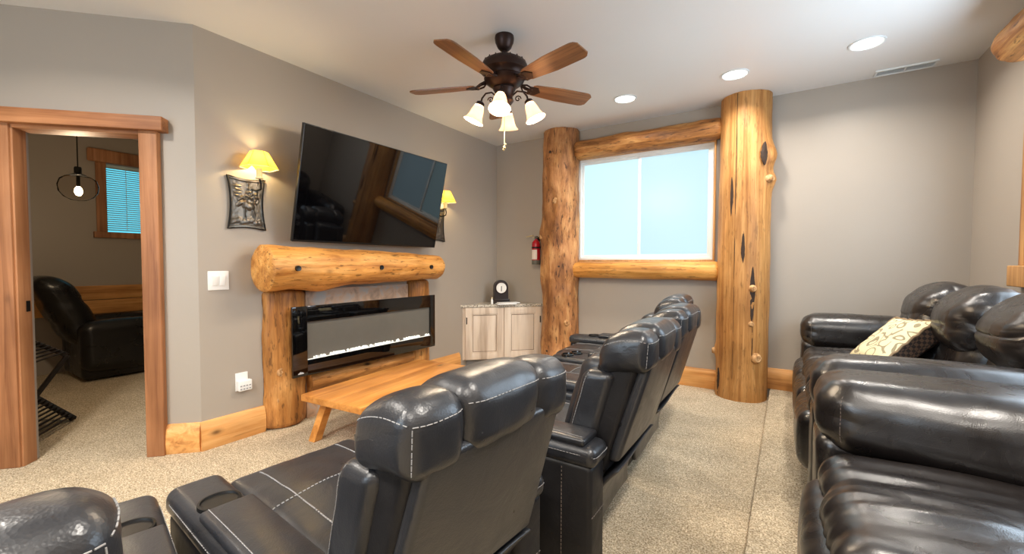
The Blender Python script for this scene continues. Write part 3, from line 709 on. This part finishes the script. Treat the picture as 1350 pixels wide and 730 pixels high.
# ---------------------------------------------------------------- ceiling fan
M_BLADE = wood('fan_blade_walnut', (180, 136, 94), (148, 102, 66), (100, 64, 42), 'X', 26, 1.2, .3, .2, .0, spec=.5, bump=.05)
FX, FY = 1.562, -2.131
fan = thing('ceiling_fan', 'bronze five-blade ceiling fan with four lit bell shades', 'ceiling fan', (FX, FY, H_))
MB().lathe([(.062, 0), (.064, -.015), (.06, -.04), (.045, -.075), (.03, -.09), (.02, -.095)], 28, None, True, True).build('canopy', M_BRONZE, fan)
MB().tube([(0, 0, -.09), (0, 0, -.15)], .014, 14).build('downrod', M_BRONZE, fan)
MB().lathe([(.02, -.125), (.04, -.135), (.10, -.15), (.142, -.175), (.155, -.205), (.155, -.235), (.135, -.25), (.13, -.27), (.135, -.28), (.125, -.30), (.09, -.325), (.07, -.335)], 36, None, True, True).build('motor_housing', M_BRONZE, fan)
mb = MB()
for i in range(18):
    a = 2*PI*i/18; mb.tube([(.135*math.cos(a), .135*math.sin(a), -.165), (.150*math.cos(a), .150*math.sin(a), -.20)], .0035, 6)
mb.build('housing_fluting', M_BRONZE, fan)
MB().lathe([(.07, -.33), (.075, -.345), (.06, -.37), (.055, -.40), (.062, -.42), (.045, -.445), (.02, -.46), (.012, -.48), (.0005, -.485)], 28).build('light_hub', M_BRONZE, fan)
BA = math.radians(-15); BZ = -.315
n_ = 26
prof = []
for i in range(n_+1):
    x = .20+.455*i/n_; wd = .052+.020*min(1, i/12)
    if x > .60: wd *= math.sqrt(max(.0, 1-((x-.60)/.056)**2))*.45+.55
    if i == 0: wd = .042
    prof.append((x, wd))
mb = MB(); vs = []
for x, wd in prof:
    for yy, zz in ((-wd, .004), (wd, .004), (wd, -.004), (-wd, -.004)): vs.append((x, yy, zz))
fs = [(i*4+j, i*4+(j+1) % 4, (i+1)*4+(j+1) % 4, (i+1)*4+j) for i in range(n_) for j in range(4)]+[(0, 1, 2, 3), (n_*4+3, n_*4+2, n_*4+1, n_*4)]
blade_me = mb.add(vs, fs).mesh('blade', True)
mb = MB(); mb.tube([(.08, 0, .02), (.12, 0, .03), (.16, .012, .012), (.20, .0, -.006)], [.011, .012, .011, .009], 8)
mb.tube([(.12, 0, .02), (.15, .035, .004), (.19, .03, -.008), (.20, .01, -.008)], .006, 6); mb.tube([(.12, 0, .02), (.15, -.035, .004), (.19, -.03, -.008), (.20, -.01, -.008)], .006, 6)
mb.add([(.18, -.042, -.0045), (.235, -.038, -.0045), (.265, 0, -.0045), (.235, .038, -.0045), (.18, .042, -.0045), (.17, 0, -.0045)]+[(.18, -.042, -.010), (.235, -.038, -.010), (.265, 0, -.010), (.235, .038, -.010), (.18, .042, -.010), (.17, 0, -.010)],
       [(0, 1, 2, 3, 4, 5), (11, 10, 9, 8, 7, 6)]+[(i, 6+i, 6+(i+1) % 6, (i+1) % 6) for i in range(6)])
iron_me = mb.mesh('blade_iron')
for i in range(5):
    a = BA+2*PI*i/5
    b = link('blade', blade_me, M_BLADE, fan, (0, 0, BZ), (math.radians(-12), 0, a))
    ir = link('blade_iron', iron_me, M_BRONZE, b)
M_BELL = shade_mat('frosted_bell_glass', (255, 226, 194), 1.3, .6)
M_BULB = emis('warm_bulb', (255, 236, 200), 12.0)
for i in range(4):
    a = math.radians(-64)+i*PI/2; u = Vector((math.cos(a), math.sin(a), 0)); z0 = -.39
    pts = [u*.05+Vector((0, 0, z0)), u*.085+Vector((0, 0, z0+.03)), u*.125+Vector((0, 0, z0+.025)), u*.15+Vector((0, 0, z0-.005)), u*.158+Vector((0, 0, z0-.035))]
    arm = MB().tube(pts, .006, 8)
    sc_ = [u*(.09+.022*math.cos(t*.7)*(1-t/14))+Vector((0, 0, z0-.02+.022*math.sin(t*.7)*(1-t/14))) for t in range(12)]
    arm.tube(sc_, .004, 6); ar = arm.build('lamp_arm', M_BRONZE, fan)
    ax = (u*.42+Vector((0, 0, -1))).normalized(); Mt = Matrix.Translation(u*.157+Vector((0, 0, z0-.03))) @ ax.to_track_quat('Z', 'X').to_matrix().to_4x4()
    MB().lathe([(.012, -.005), (.026, .004), (.03, .018), (.026, .026)], 20, Mt, True).build('shade_fitter', M_BRONZE, ar)
    MB().lathe([(.026, .02), (.034, .035), (.042, .065), (.047, .095), (.056, .118), (.070, .135), (.068, .136), (.054, .119), (.045, .095), (.040, .065), (.032, .036)], 28, Mt).build('bell_shade', M_BELL, ar)
    MB().lathe([(.0005, .098), (.012, .094), (.02, .08), (.02, .065), (.012, .045), (.011, .03)], 16, Mt).build('bulb', M_BULB, ar)
    ld = bpy.data.lights.new('fan_bulb', 'POINT'); ld.energy = P_FAN; ld.color = (1, .82, .6); ld.shadow_soft_size = .03
    lo = bpy.data.objects.new('fan_bulb', ld); C.objects.link(lo); lo.parent = fan; lo.location = (Mt @ Vector((0, 0, .125)))
MB().tube([(.0, .0, -.48), (0, 0, -.70)], .0022, 6).build('pull_chain', M_BRASS, fan)
mb = MB()
for dx, dy, dz in ((.008, 0, -.705), (-.006, .006, -.717), (.006, -.006, -.728), (-.006, 0, -.738)):
    mb.lathe([(.0005, -.009), (.007, -.005), (.009, 0), (.007, .005), (.0005, .009)], 10, Matrix.Translation((dx, dy, dz)))
mb.build('chain_fob', M_BRASS, fan)

# ---------------------------------------------------------------- theatre recliners (facing -x)
cache = {}
def part(key, name, maker, mat, parent, loc=(0, 0, 0), rot=(0, 0, 0)):
    if key not in cache:
        r = maker(); cache[key] = (r[0].mesh(name, True, 60), r[1].mesh('stitching', True) if r[1] else None)
    me, st = cache[key]
    o = link(name, me, mat, parent, loc, rot)
    if st: link('stitching', st, M_THREAD, o, kind='stuff')
    return o
def cush(h, r, bulge=(0, 0, 0), f=None, k=4, m=8, paths=(), off=.0012, step=.013, dash=.0095, tr=.0012):
    vs, fs, M = cushion(h, r, bulge, f, k, m); b = MB().add(vs, fs); st = None
    if paths:
        st = MB()
        for p in paths:
            pts = []
            for a, c in zip(p, p[1:]):
                a, c = Vector(a), Vector(c)
                for i in range(13): pts.append(M(a.lerp(c, i/12), off))
            dashes(st, pts, step, dash, tr)
    return b, st
def wrinkle(amp, s, st=(1, 1, 1), seed=0):
    def f(p, d): return p+d*amp*fbm((p.x*st[0]+seed, p.y*st[1], p.z*st[2]), s)
    return f
def lean_f(k, z0=0, base=None):
    def f(p, d):
        q = base(p, d) if base else p
        return Vector((q.x+k*(q.z-z0), q.y, q.z))
    return f
ARMZ = .575
def recliner(name, label, loc, rz, arms='LR', lean=.30, up=0.0, ax=0.0):
    t = thing(name, label, 'recliner', loc, rz, 'black theatre recliners in a row')
    xr = lambda z: .42-.30*(.88-z) if lean == .30 else .38-lean*(.88-z)
    up -= .04
    def P(key, name, h, r, ctr, mat=M_LEA, **kw):
        return part((key, lean), name, lambda: cush(h, r, **kw), mat, t, ctr)
    P('panel', 'back_panel', (.022, .256, .205), .018, (xr(.69)-.022, 0, .690+up), bulge=(.010, 0, 0), f=lean_f(lean, 0, lambda p, d: Vector((p.x, p.y*(1-.10*(p.z+.2)/.4), p.z))), m=10)
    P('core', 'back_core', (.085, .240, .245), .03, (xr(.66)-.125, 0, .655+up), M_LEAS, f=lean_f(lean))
    P('skirt', 'rear_skirt', (.012, .262, .155), .010, (.218, 0, .272), bulge=(.014, 0, 0), f=lambda p, d: Vector((p.x+.42*p.z+.05*(p.z/.165)**2-.03, p.y, p.z+.012*math.sin(p.y*9))), m=10)
    # front of the back: centre cushion and side bolsters with a stitched edge
    P('lumbar', 'back_cushion', (.075, .165, .22), .05, (xr(.66)-.235, 0, .645+up), bulge=(.02, 0, 0), f=lean_f(lean, 0, wrinkle(.006, 6)))
    for s in (-1, 1):
        zz = .21; e = .052
        P('bolster%d' % s, 'side_bolster', (.066, .060, zz), .035, (xr(.66)-.195, s*.204, .625+up), f=lean_f(lean, 0, wrinkle(.004, 7)),
          paths=[[(-.045, s*.060, zz*1.0), (-.045, s*.060, -zz)]])
    # headrest in three pillows
    hx = .10
    def headf(seed, drop):
        def f(p, d):
            q = p+d*.006*fbm((p.x+seed, p.y, p.z), 7)
            u = q.x/hx
            z = q.z-.022*(1-u)*(1-u)*.5*(1 if q.z > 0 else .3)+.010*(1-u*u)
            return Vector((q.x+.05*q.z, q.y, z))
        return f
    zc = .930+up; xc = xr(.88)-.098
    for s in (-1, 1):
        hy_ = .075; hz_ = .078; o = s*hy_
        P('head%d' % s, 'headrest_pillow', (hx, hy_, hz_), .042, (xc, s*.200, zc-.012), bulge=(.006, .008, .010), f=headf(s*3, .1), m=8,
          paths=[[(-hx+.02, o, .056), (hx, o, .046)], [(hx, o, .046), (hx, -o, .050)], [(hx, o, .04), (hx, o, -.07)]])
    hy_ = .138; hz_ = .076
    P('headc', 'headrest_pillow', (hx+.006, hy_, hz_), .045, (xc, 0, zc), bulge=(.008, 0, .016), f=headf(9, 0), m=10,
      paths=[[(hx+.006, -hy_, .046), (hx+.006, hy_, .046)]])
    # seat
    hs = (.35, .248, .085)
    P('seat', 'seat_cushion', hs, .055, (-.28, 0, .40), bulge=(0, 0, .025), f=wrinkle(.007, 5, (1, 1, 1), 2), m=12,
      paths=[[(-.02, -.248, .085), (-.02, .248, .085)], [(-.34, -.14, .085), (.3, -.14, .085)], [(-.34, .14, .085), (.3, .14, .085)]], tr=.0022)
    P('foot', 'footrest_pad', (.05, .246, .13), .04, (-.60, 0, .235), f=wrinkle(.005, 6))
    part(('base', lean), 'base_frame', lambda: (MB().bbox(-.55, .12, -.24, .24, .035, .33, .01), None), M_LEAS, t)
    for s, nm in ((-1, 'L'), (1, 'R')):
        if nm not in arms: continue
        yc = s*.328; ha = .076
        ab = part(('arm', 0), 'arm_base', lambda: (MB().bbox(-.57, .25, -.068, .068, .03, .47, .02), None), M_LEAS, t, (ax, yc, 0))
        part(('armseam', 0), 'side_seam', lambda: (dashes(dashes(MB(), [(.2505, -.06, .28), (.2505, .06, .28)]), [(.13, -.0685, .05), (.13, -.0685, .46)]), None), M_DTHREAD, ab)
        part(('pad', 0), 'arm_pad', lambda: cush((.425, ha, .040), .034, (0, 0, .006), None, 4, 8,
             paths=[[(.425, -ha, .008), (.425, ha, .008)], [(-.425, -ha, .012), (.425, -ha, .012)], [(-.425, ha, .012), (.425, ha, .012)]]), M_LEA, t, (-.16+ax, yc, .50))
        part(('lid', 0), 'arm_lid', lambda: cush((.26, ha-.010, .014), .012, (0, 0, .008), None, 3, 6, paths=[[(-.25, -.045, .014), (.25, -.045, .014)]]), M_LEA, t, (-.04+ax, yc, .553))
        cup = part(('cup', 0), 'cup_holder', lambda: (MB().lathe([(.0005, 0), (.044, 0)], 24), None), M_BLACK, t, (-.355+ax, yc, .548))
        part(('cuprim', 0), 'cup_rim', lambda: (MB().lathe([(.044, 0), (.046, .005), (.052, .004), (.053, -.006)], 24), None), M_IRON, cup)
    for sx in (-.5, .05):
        for sy in (-.2, .2): part(('legfoot', 0), 'foot', lambda: (MB().lathe([(.022, 0), (.026, .004), (.02, .04)], 12, None, True, True), None), M_BLACK, t, (sx, sy, 0))
    return t
recliner('theater_recliner', 'black recliner at the near end of the row, only its stitched headrest and arm showing', (2.08, -4.53, 0), math.radians(-11), up=-.015)
recliner('theater_recliner', 'black recliner seen large from behind with its whole back panel', (2.217, -3.66, 0), math.radians(-5))
recliner('theater_recliner', 'black recliner with bare left side just beyond the largest one', (2.325, -2.66, 0), 0, 'L')
recliner('theater_recliner', 'black recliner second from the window end of the row', (2.285, -1.88, 0), 0, '')
recliner('theater_recliner', 'black recliner nearest the window, its head tops the row', (2.15, -1.08, 0), math.radians(3), 'R', lean=.24, up=.0, ax=-.12)
def console(loc, rz, label):
    t = thing('seat_console', label, 'console', loc, rz, 'cup holder consoles between recliners')
    part(('cbase', 0), 'body', lambda: cush((.34, .105, .25), .03, (0, 0, 0), wrinkle(.002, 6)), M_LEA, t, (-.22, 0, .265))
    part(('clid', 0), 'lid', lambda: cush((.24, .10, .028), .022, (0, 0, .012), None, 4, 8, paths=[[(-.22, -.08, .028), (.22, -.08, .028)], [(-.22, .08, .028), (.22, .08, .028)]]), M_LEA, t, (-.02, 0, .54))
    for sy in (-.048, .048):
        c = part(('ccup', 0), 'cup_holder', lambda: (MB().lathe([(.0005, 0), (.038, 0)], 24), None), M_BLACK, t, (-.44+(.03 if sy > 0 else 0), sy, .5175))
        part(('ccuprim', 0), 'cup_rim', lambda: (MB().lathe([(.038, 0), (.040, .009), (.047, .007), (.048, -.006)], 24), None), M_GLOSS, c)
console((2.27, -2.29, 0), 0, 'black console hidden between the third and fourth recliners of the row')
console((2.20, -1.51, 0), 0, 'black console with two cup holders beside the recliner nearest the window')

# ---------------------------------------------------------------- leather sofas on the riser (facing -x)
def piece(parent, name, h, r, ctr, bulge=(0, 0, 0), f=None, m=26, k=6, mat=M_SOFA, paths=(), rot=(0, 0, 0)):
    b, st = cush(h, r, bulge, f, k, m, paths, step=.013, dash=.0085)
    o = b.build(name, mat, parent, ctr, rot, ang=60)
    if st: st.build('stitching', M_DTHREAD, o, kind='stuff')
    return o
def crease(amp, s, st, seed, edge=None, eamp=.012, ef=60):
    "soft folds running along the stretched axis, plus gathers running out of an edge; edge = (axis, value, across axis)"
    def f(p, d):
        v = Vector((p.x*st[0]+seed, p.y*st[1]+seed*.3, p.z*st[2]))
        wv = Vector((noise.noise(v*1.3), noise.noise(v*1.3+Vector((5, 1, 2))), 0))*.5
        a = noise.noise((v+wv*.5)*s*.45)*.9
        r = 1-abs(noise.noise((v+wv)*s)); r2 = 1-abs(noise.noise((v+wv)*s*2.2+Vector((3, 7, 1))))
        q = p+d*amp*(a-.5*r**5-.10*r2**4+.2)
        if edge:
            ax_, vv, c = edge; w_ = math.exp(-((p[ax_]-vv)/.06)**2); q = q+d*eamp*w_*(abs(math.sin(p[c]*ef*.5+2*noise.noise(p*6)))-.5)
        return q
    return f
Z0 = RZ
def flare(fn, k):
    def f(p, d):
        q = fn(p, d)
        return Vector((q.x, q.y-(k*(q.x+.44)/.88 if q.y < .05 else 0)*min(1, max(0, (.05-q.y)/.1)), q.z))
    return f
def sofa(name, label, y0, y1, seats, arm_far, arm_near, seed=0):
    t = thing(name, label, 'sofa', (3.22, (y0+y1)/2, Z0)); oy = (y0+y1)/2
    ya, yb = y1, y0                                     # far (towards window), near
    if arm_far: ya -= arm_far
    if arm_near: yb += arm_near
    wd = (ya-yb)/seats
    MB().bbox(.10, 1.0, yb-oy, ya-oy, .03, .30, .02).build('base', M_SOFA, t)
    for i in range(seats):
        c = ya-wd*(i+.5)-oy; hw_ = wd/2-.004
        piece(t, 'seat_cushion', (.36, hw_, .11), .085, (.40, c, .385), (0, 0, .03), crease(.022, 3.4, (.55, 3.6, 1), seed+i*2.3, (0, -.33, 1), .0025, 70),
              paths=[[(-.33, -hw_, .0), (.3, -hw_, .0)]])
        piece(t, 'front_pad', (.085, hw_, .155), .07, (.085, c, .25), (.02, 0, 0), crease(.006, 3, (1, 2.4, .6), seed+i*1.7, (2, .13, 1), .002, 70))
        piece(t, 'back_cushion', (.12, hw_, .22), .10, (.77+.05*i, c, .60), (.03, 0, .0), lean_f(.22, 0, crease(.010, 4, (1, .8, 2.6), seed+i)))
        piece(t, 'head_cushion', (.135, hw_+.004, .165), .12, (.765+.05*i, c, .825), (.04, .0, .03), lean_f(.18, 0, crease(.016, 4, (1.4, .6, 3.0), seed+i*3.1)))
    piece(t, 'rear_shell', (.06, (ya-yb)/2, .36), .04, (.93, (ya+yb)/2-oy, .52), f=lean_f(.12))
    for w_, s, e in ((arm_far, 1, y1), (arm_near, -1, y0)):
        if not w_: continue
        c = e-s*w_/2-oy
        piece(t, 'arm_panel', (.40, w_/2-.03, .25), .05, (.44, c, .27), (0, .0, 0), crease(.006, 4, (1, 1, 1), seed+5))
        h_ = w_/2+.008
        piece(t, 'arm_pad', (.44, h_, .128), .105, (.475, c, .590), (.0, .0, .02), flare(crease(.008, 3.5, (.7, 1.5, 1.5), seed+7*s, (0, -.38, 2), .006, 90), .13 if (s > 0 and seed > 5) else 0), m=26,
              paths=[[(-.375, -h_, .1), (-.375, -h_, -.1)], [(-.375, h_, .1), (-.375, h_, -.1)]])
    return t
sofa('leather_sofa', 'glossy black three-seat sofa on the riser along the right wall, holding the patterned pillow', -2.26, -.10, 3, .30, .29, 1)
sofa('leather_sofa', 'glossy black sofa nearest the camera at the lower right, with a fat rounded arm', -4.35, -2.30, 2, .35, .34, 8)
# scatter pillow
def pillow_mat():
    t = NT('damask_fabric'); co = t.coord((1, 1, .0))
    nz = t.add('ShaderNodeTexNoise', i_Scale=7.0, i_Detail=1.0); t.link(co, nz.inputs[0])
    ad = t.add('ShaderNodeVectorMath', operation='MULTIPLY_ADD'); t.link(nz.outputs[1], ad.inputs[0]); ad.inputs[1].default_value = (.16, .16, 0); t.link(co, ad.inputs[2])
    v = t.add('ShaderNodeTexVoronoi', i_Scale=11.0, i_Randomness=.7); t.link(ad.outputs[0], v.inputs[0])
    mu = t.add('ShaderNodeMath', operation='MULTIPLY'); t.link(v.outputs['Distance'], mu.inputs[0]); mu.inputs[1].default_value = 19.0
    si = t.add('ShaderNodeMath', operation='SINE'); t.link(mu.outputs[0], si.inputs[0])
    r = t.ramp(si.outputs[0], [(.30, lin((226, 214, 172))), (.66, lin((222, 208, 166))), (.74, lin((136, 124, 98))), (1, lin((150, 138, 108)))])
    t.link(r.outputs[0], t.b.inputs['Base Color']); t.b.inputs['Roughness'].default_value = .8; return t.m
def check_mat():
    t = NT('brown_checked_gusset'); c = t.add('ShaderNodeTexChecker', i_Scale=55.0); t.link(t.coord(), c.inputs[0])
    c.inputs[1].default_value = lin((34, 26, 22)); c.inputs[2].default_value = lin((84, 62, 48)); t.link(c.outputs[0], t.b.inputs['Base Color']); t.b.inputs['Roughness'].default_value = .8; return t.m
PWX, PWY, PWZ = 3.727, -.965, .708
pw = thing('scatter_pillow', 'cream scroll-patterned pillow with dark checked sides on the far sofa', 'pillow', (PWX, PWY, PWZ))
e1 = Vector((.658, .272, .702)).normalized(); e2 = Vector((-.315, .946, -.072)); e2 = (e2-e1*e2.dot(e1)).normalized(); e3 = e1.cross(e2)
pw.matrix_world = Matrix(((e1.x, e2.x, e3.x, PWX), (e1.y, e2.y, e3.y, PWY), (e1.z, e2.z, e3.z, PWZ), (0, 0, 0, 1)))
hp = .19
def pface(z0, s):
    n = 22; vs = []; fs = []
    for i in range(n+1):
        for j in range(n+1):
            u, v = -1+2*i/n, -1+2*j/n; k = (1-u**4)*(1-v**4)
            ins = 1-.05*(1-abs(v))*abs(u)-.0
            vs.append((hp*u*(1-.06*(1-v*v)), hp*v*(1-.06*(1-u*u)), s*(z0+.035*k**.6+.004*noise.noise(Vector((u*3, v*3, s))))))
    for i in range(n):
        for j in range(n): a = i*(n+1)+j; fs.append((a, a+1, a+n+2, a+n+1))
    return MB().add(vs, fs)
M_DAM, M_CHK = pillow_mat(), check_mat()
pface(.045, 1).build('front_face', M_DAM, pw); pface(.045, -1).build('rear_face', M_CHK, pw)
ring = []
for k in range(4):
    for i in range(16):
        u = -1+2*i/16; a = [(u, -1), (1, u), (-u, 1), (-1, -u)][k]
        ring.append((hp*a[0]*(1-.06*(1-a[1]**2)), hp*a[1]*(1-.06*(1-a[0]**2))))
vs = []; fs = []
for x, y in ring:
    for z, k in ((-.045, 1), (0, 1.035), (.045, 1)): vs.append((x*k, y*k, z))
for i in range(64):
    j = (i+1) % 64
    for q in range(2): fs.append((i*3+q, j*3+q, j*3+q+1, i*3+q+1))
MB().add(vs, fs).build('gusset', M_CHK, pw)
pts = [(x*1.01, y*1.01, .046+.004*math.sin(i*2.1)) for i, (x, y) in enumerate(ring)]
MB().tube(pts, .007, 6, closed=True).build('piping', plain('tan_piping', (150, 126, 96), .8), pw)

# ---------------------------------------------------------------- room beyond the doorway
pd = thing('pendant_lamp', 'smoky glass globe pendant hanging beyond the doorway', 'pendant lamp', (-1.5, -3.545, H_))
MB().lathe([(.06, 0), (.06, -.02), (.02, -.03)], 20, None, True, True).build('ceiling_rose', M_IRON, pd)
MB().tube([(0, 0, -.02), (0, 0, -.76)], .004, 8).build('cord', M_IRON, pd)
MB().lathe([(.018, -.75), (.022, -.76), (.022, -.80), (.05, -.815), (.045, -.82), (.015, -.822)], 18).build('socket_cap', M_IRON, pd)
tg = NT('smoky_glass'); tr_ = tg.add('ShaderNodeBsdfTransparent'); tr_.inputs[0].default_value = (.90, .87, .84, 1); gl = tg.add('ShaderNodeBsdfGlossy'); gl.inputs['Roughness'].default_value = .02
fz = tg.add('ShaderNodeLayerWeight'); fz.inputs[0].default_value = .06; mx = tg.add('ShaderNodeMixShader'); tg.link(fz.outputs['Fresnel'], mx.inputs[0]); tg.link(tr_.outputs[0], mx.inputs[1]); tg.link(gl.outputs[0], mx.inputs[2]); tg.link(mx.outputs[0], tg.n['Material Output'].inputs[0])
MB().lathe([(.04, -.817), (.075, -.826), (.105, -.850), (.118, -.895), (.112, -.945), (.085, -.985), (.045, -1.008), (.0005, -1.014)], 32).build('glass_globe', tg.m, pd)
MB().lathe([(.011, -.82), (.012, -.90), (.009, -.905), (.0005, -.905)], 12).build('bulb_holder', M_IRON, pd)
MB().lathe([(.009, -.90), (.022, -.92), (.026, -.945), (.015, -.97), (.0005, -.975)], 16).build('bulb', emis('amber_bulb', (255, 214, 150), 16.0), pd)
ld = bpy.data.lights.new('pendant_bulb', 'POINT'); ld.energy = P_PEND; ld.color = (1, .8, .55); ld.shadow_soft_size = .03
lo = bpy.data.objects.new('pendant_bulb', ld); C.objects.link(lo); lo.parent = pd; lo.location = (0, 0, -.985)
# wood wainscot rail behind the recliner
wr = thing('trim_1', 'two plank wooden rail on the far room wall behind the recliner', 'wall trim', (XB, -2.9, .62)); wr['kind'] = 'structure'
MB().bbox(0, .03, -1.4, 1.6, .165, .325, .006).build('plank', M_BASEY, wr); MB().bbox(0, .025, -1.4, 1.6, 0, .16, .006).build('plank', M_BASEY, wr)
fr_ = thing('recliner_chair', 'dark black leather recliner seen through the doorway', 'recliner', (-3.02, -3.1, 0))
piece(fr_, 'arm', (.12, .40, .25), .09, (.23, .18, .35), (.0, 0, .03), crease(.008, 4, (1, 1, 1), 3), 10, 4, M_FARLEA)
piece(fr_, 'arm', (.12, .40, .25), .09, (-.38, .18, .35), (.0, 0, .03), crease(.008, 4, (1, 1, 1), 4), 10, 4, M_FARLEA)
piece(fr_, 'base', (.36, .36, .2), .05, (-.075, .15, .22), (0, 0, 0), None, 6, 3, M_FARLEA)
def backf(p, d):
    q = p+d*.0; w_ = math.exp(-((p.z-.12)/.03)**2)+math.exp(-((p.z+.12)/.03)**2)
    q = p-d*.035*w_*(.4+.6*math.exp(-((p.x)/.1)**2)); return Vector((q.x, q.y-.42*(q.z), q.z))
piece(fr_, 'backrest', (.27, .14, .36), .12, (-.075, -.24, .70), (0, .03, .02), backf, 14, 5, M_FARLEA)
piece(fr_, 'seat_cushion', (.2, .36, .1), .07, (-.075, .28, .46), (0, 0, .03), None, 8, 4, M_FARLEA)
piece(fr_, 'footrest', (.22, .09, .14), .06, (-.075, .62, .34), (0, 0, 0), None, 6, 4, M_FARLEA)
# folding slatted stand just inside the doorway
M_DARKW = wood('dark_stained_wood', (52, 40, 34), (38, 29, 25), (22, 17, 15), 'X', 20, 1, .5, .1, .0)
ss = thing('slatted_stand', 'dark slatted wooden folding stand just inside the doorway', 'folding stand', (-1.35, -3.78, 0))
def bar(p, q, w_, h_):
    p, q = Vector(p), Vector(q); d = q-p; L = d.length; M = Matrix.Translation(p) @ d.to_track_quat('X', 'Z').to_matrix().to_4x4()
    return MB().bbox(0, L, -w_/2, w_/2, -h_/2, h_/2, .003, M)
e_ = Vector((.42, -.28, 0))            # direction across the stand
LR0, LR1 = Vector((-1.40, -3.63, .02)), Vector((-1.77, -3.81, .20))
UR0, UR1 = Vector((-1.45, -3.645, .505)), Vector((-1.50, -3.87, .67))
O_ = Vector((-1.35, -3.78, 0))
for o_ in (-O_, e_-O_):
    bar(LR0+o_, LR1+o_, .035, .028).build('lower_rail', M_DARKW, ss)
    bar(UR0+o_, Vector((-1.46, -3.82, .22))+o_, .04, .028).build('cross_leg', M_DARKW, ss)
    bar(UR0+o_, UR1+o_, .035, .028).build('upper_rail', M_DARKW, ss)
for i in range(12):
    a = LR0.lerp(LR1, (i+.4)/12)-O_+Vector((0, 0, .018)); bar(a, a+e_, .016, .010).build('slat', M_DARKW, ss)
for i in range(9):
    a = UR0.lerp(UR1, (i+.5)/9)-O_+Vector((0, 0, .018)); bar(a, a+e_, .016, .010).build('slat', M_DARKW, ss)
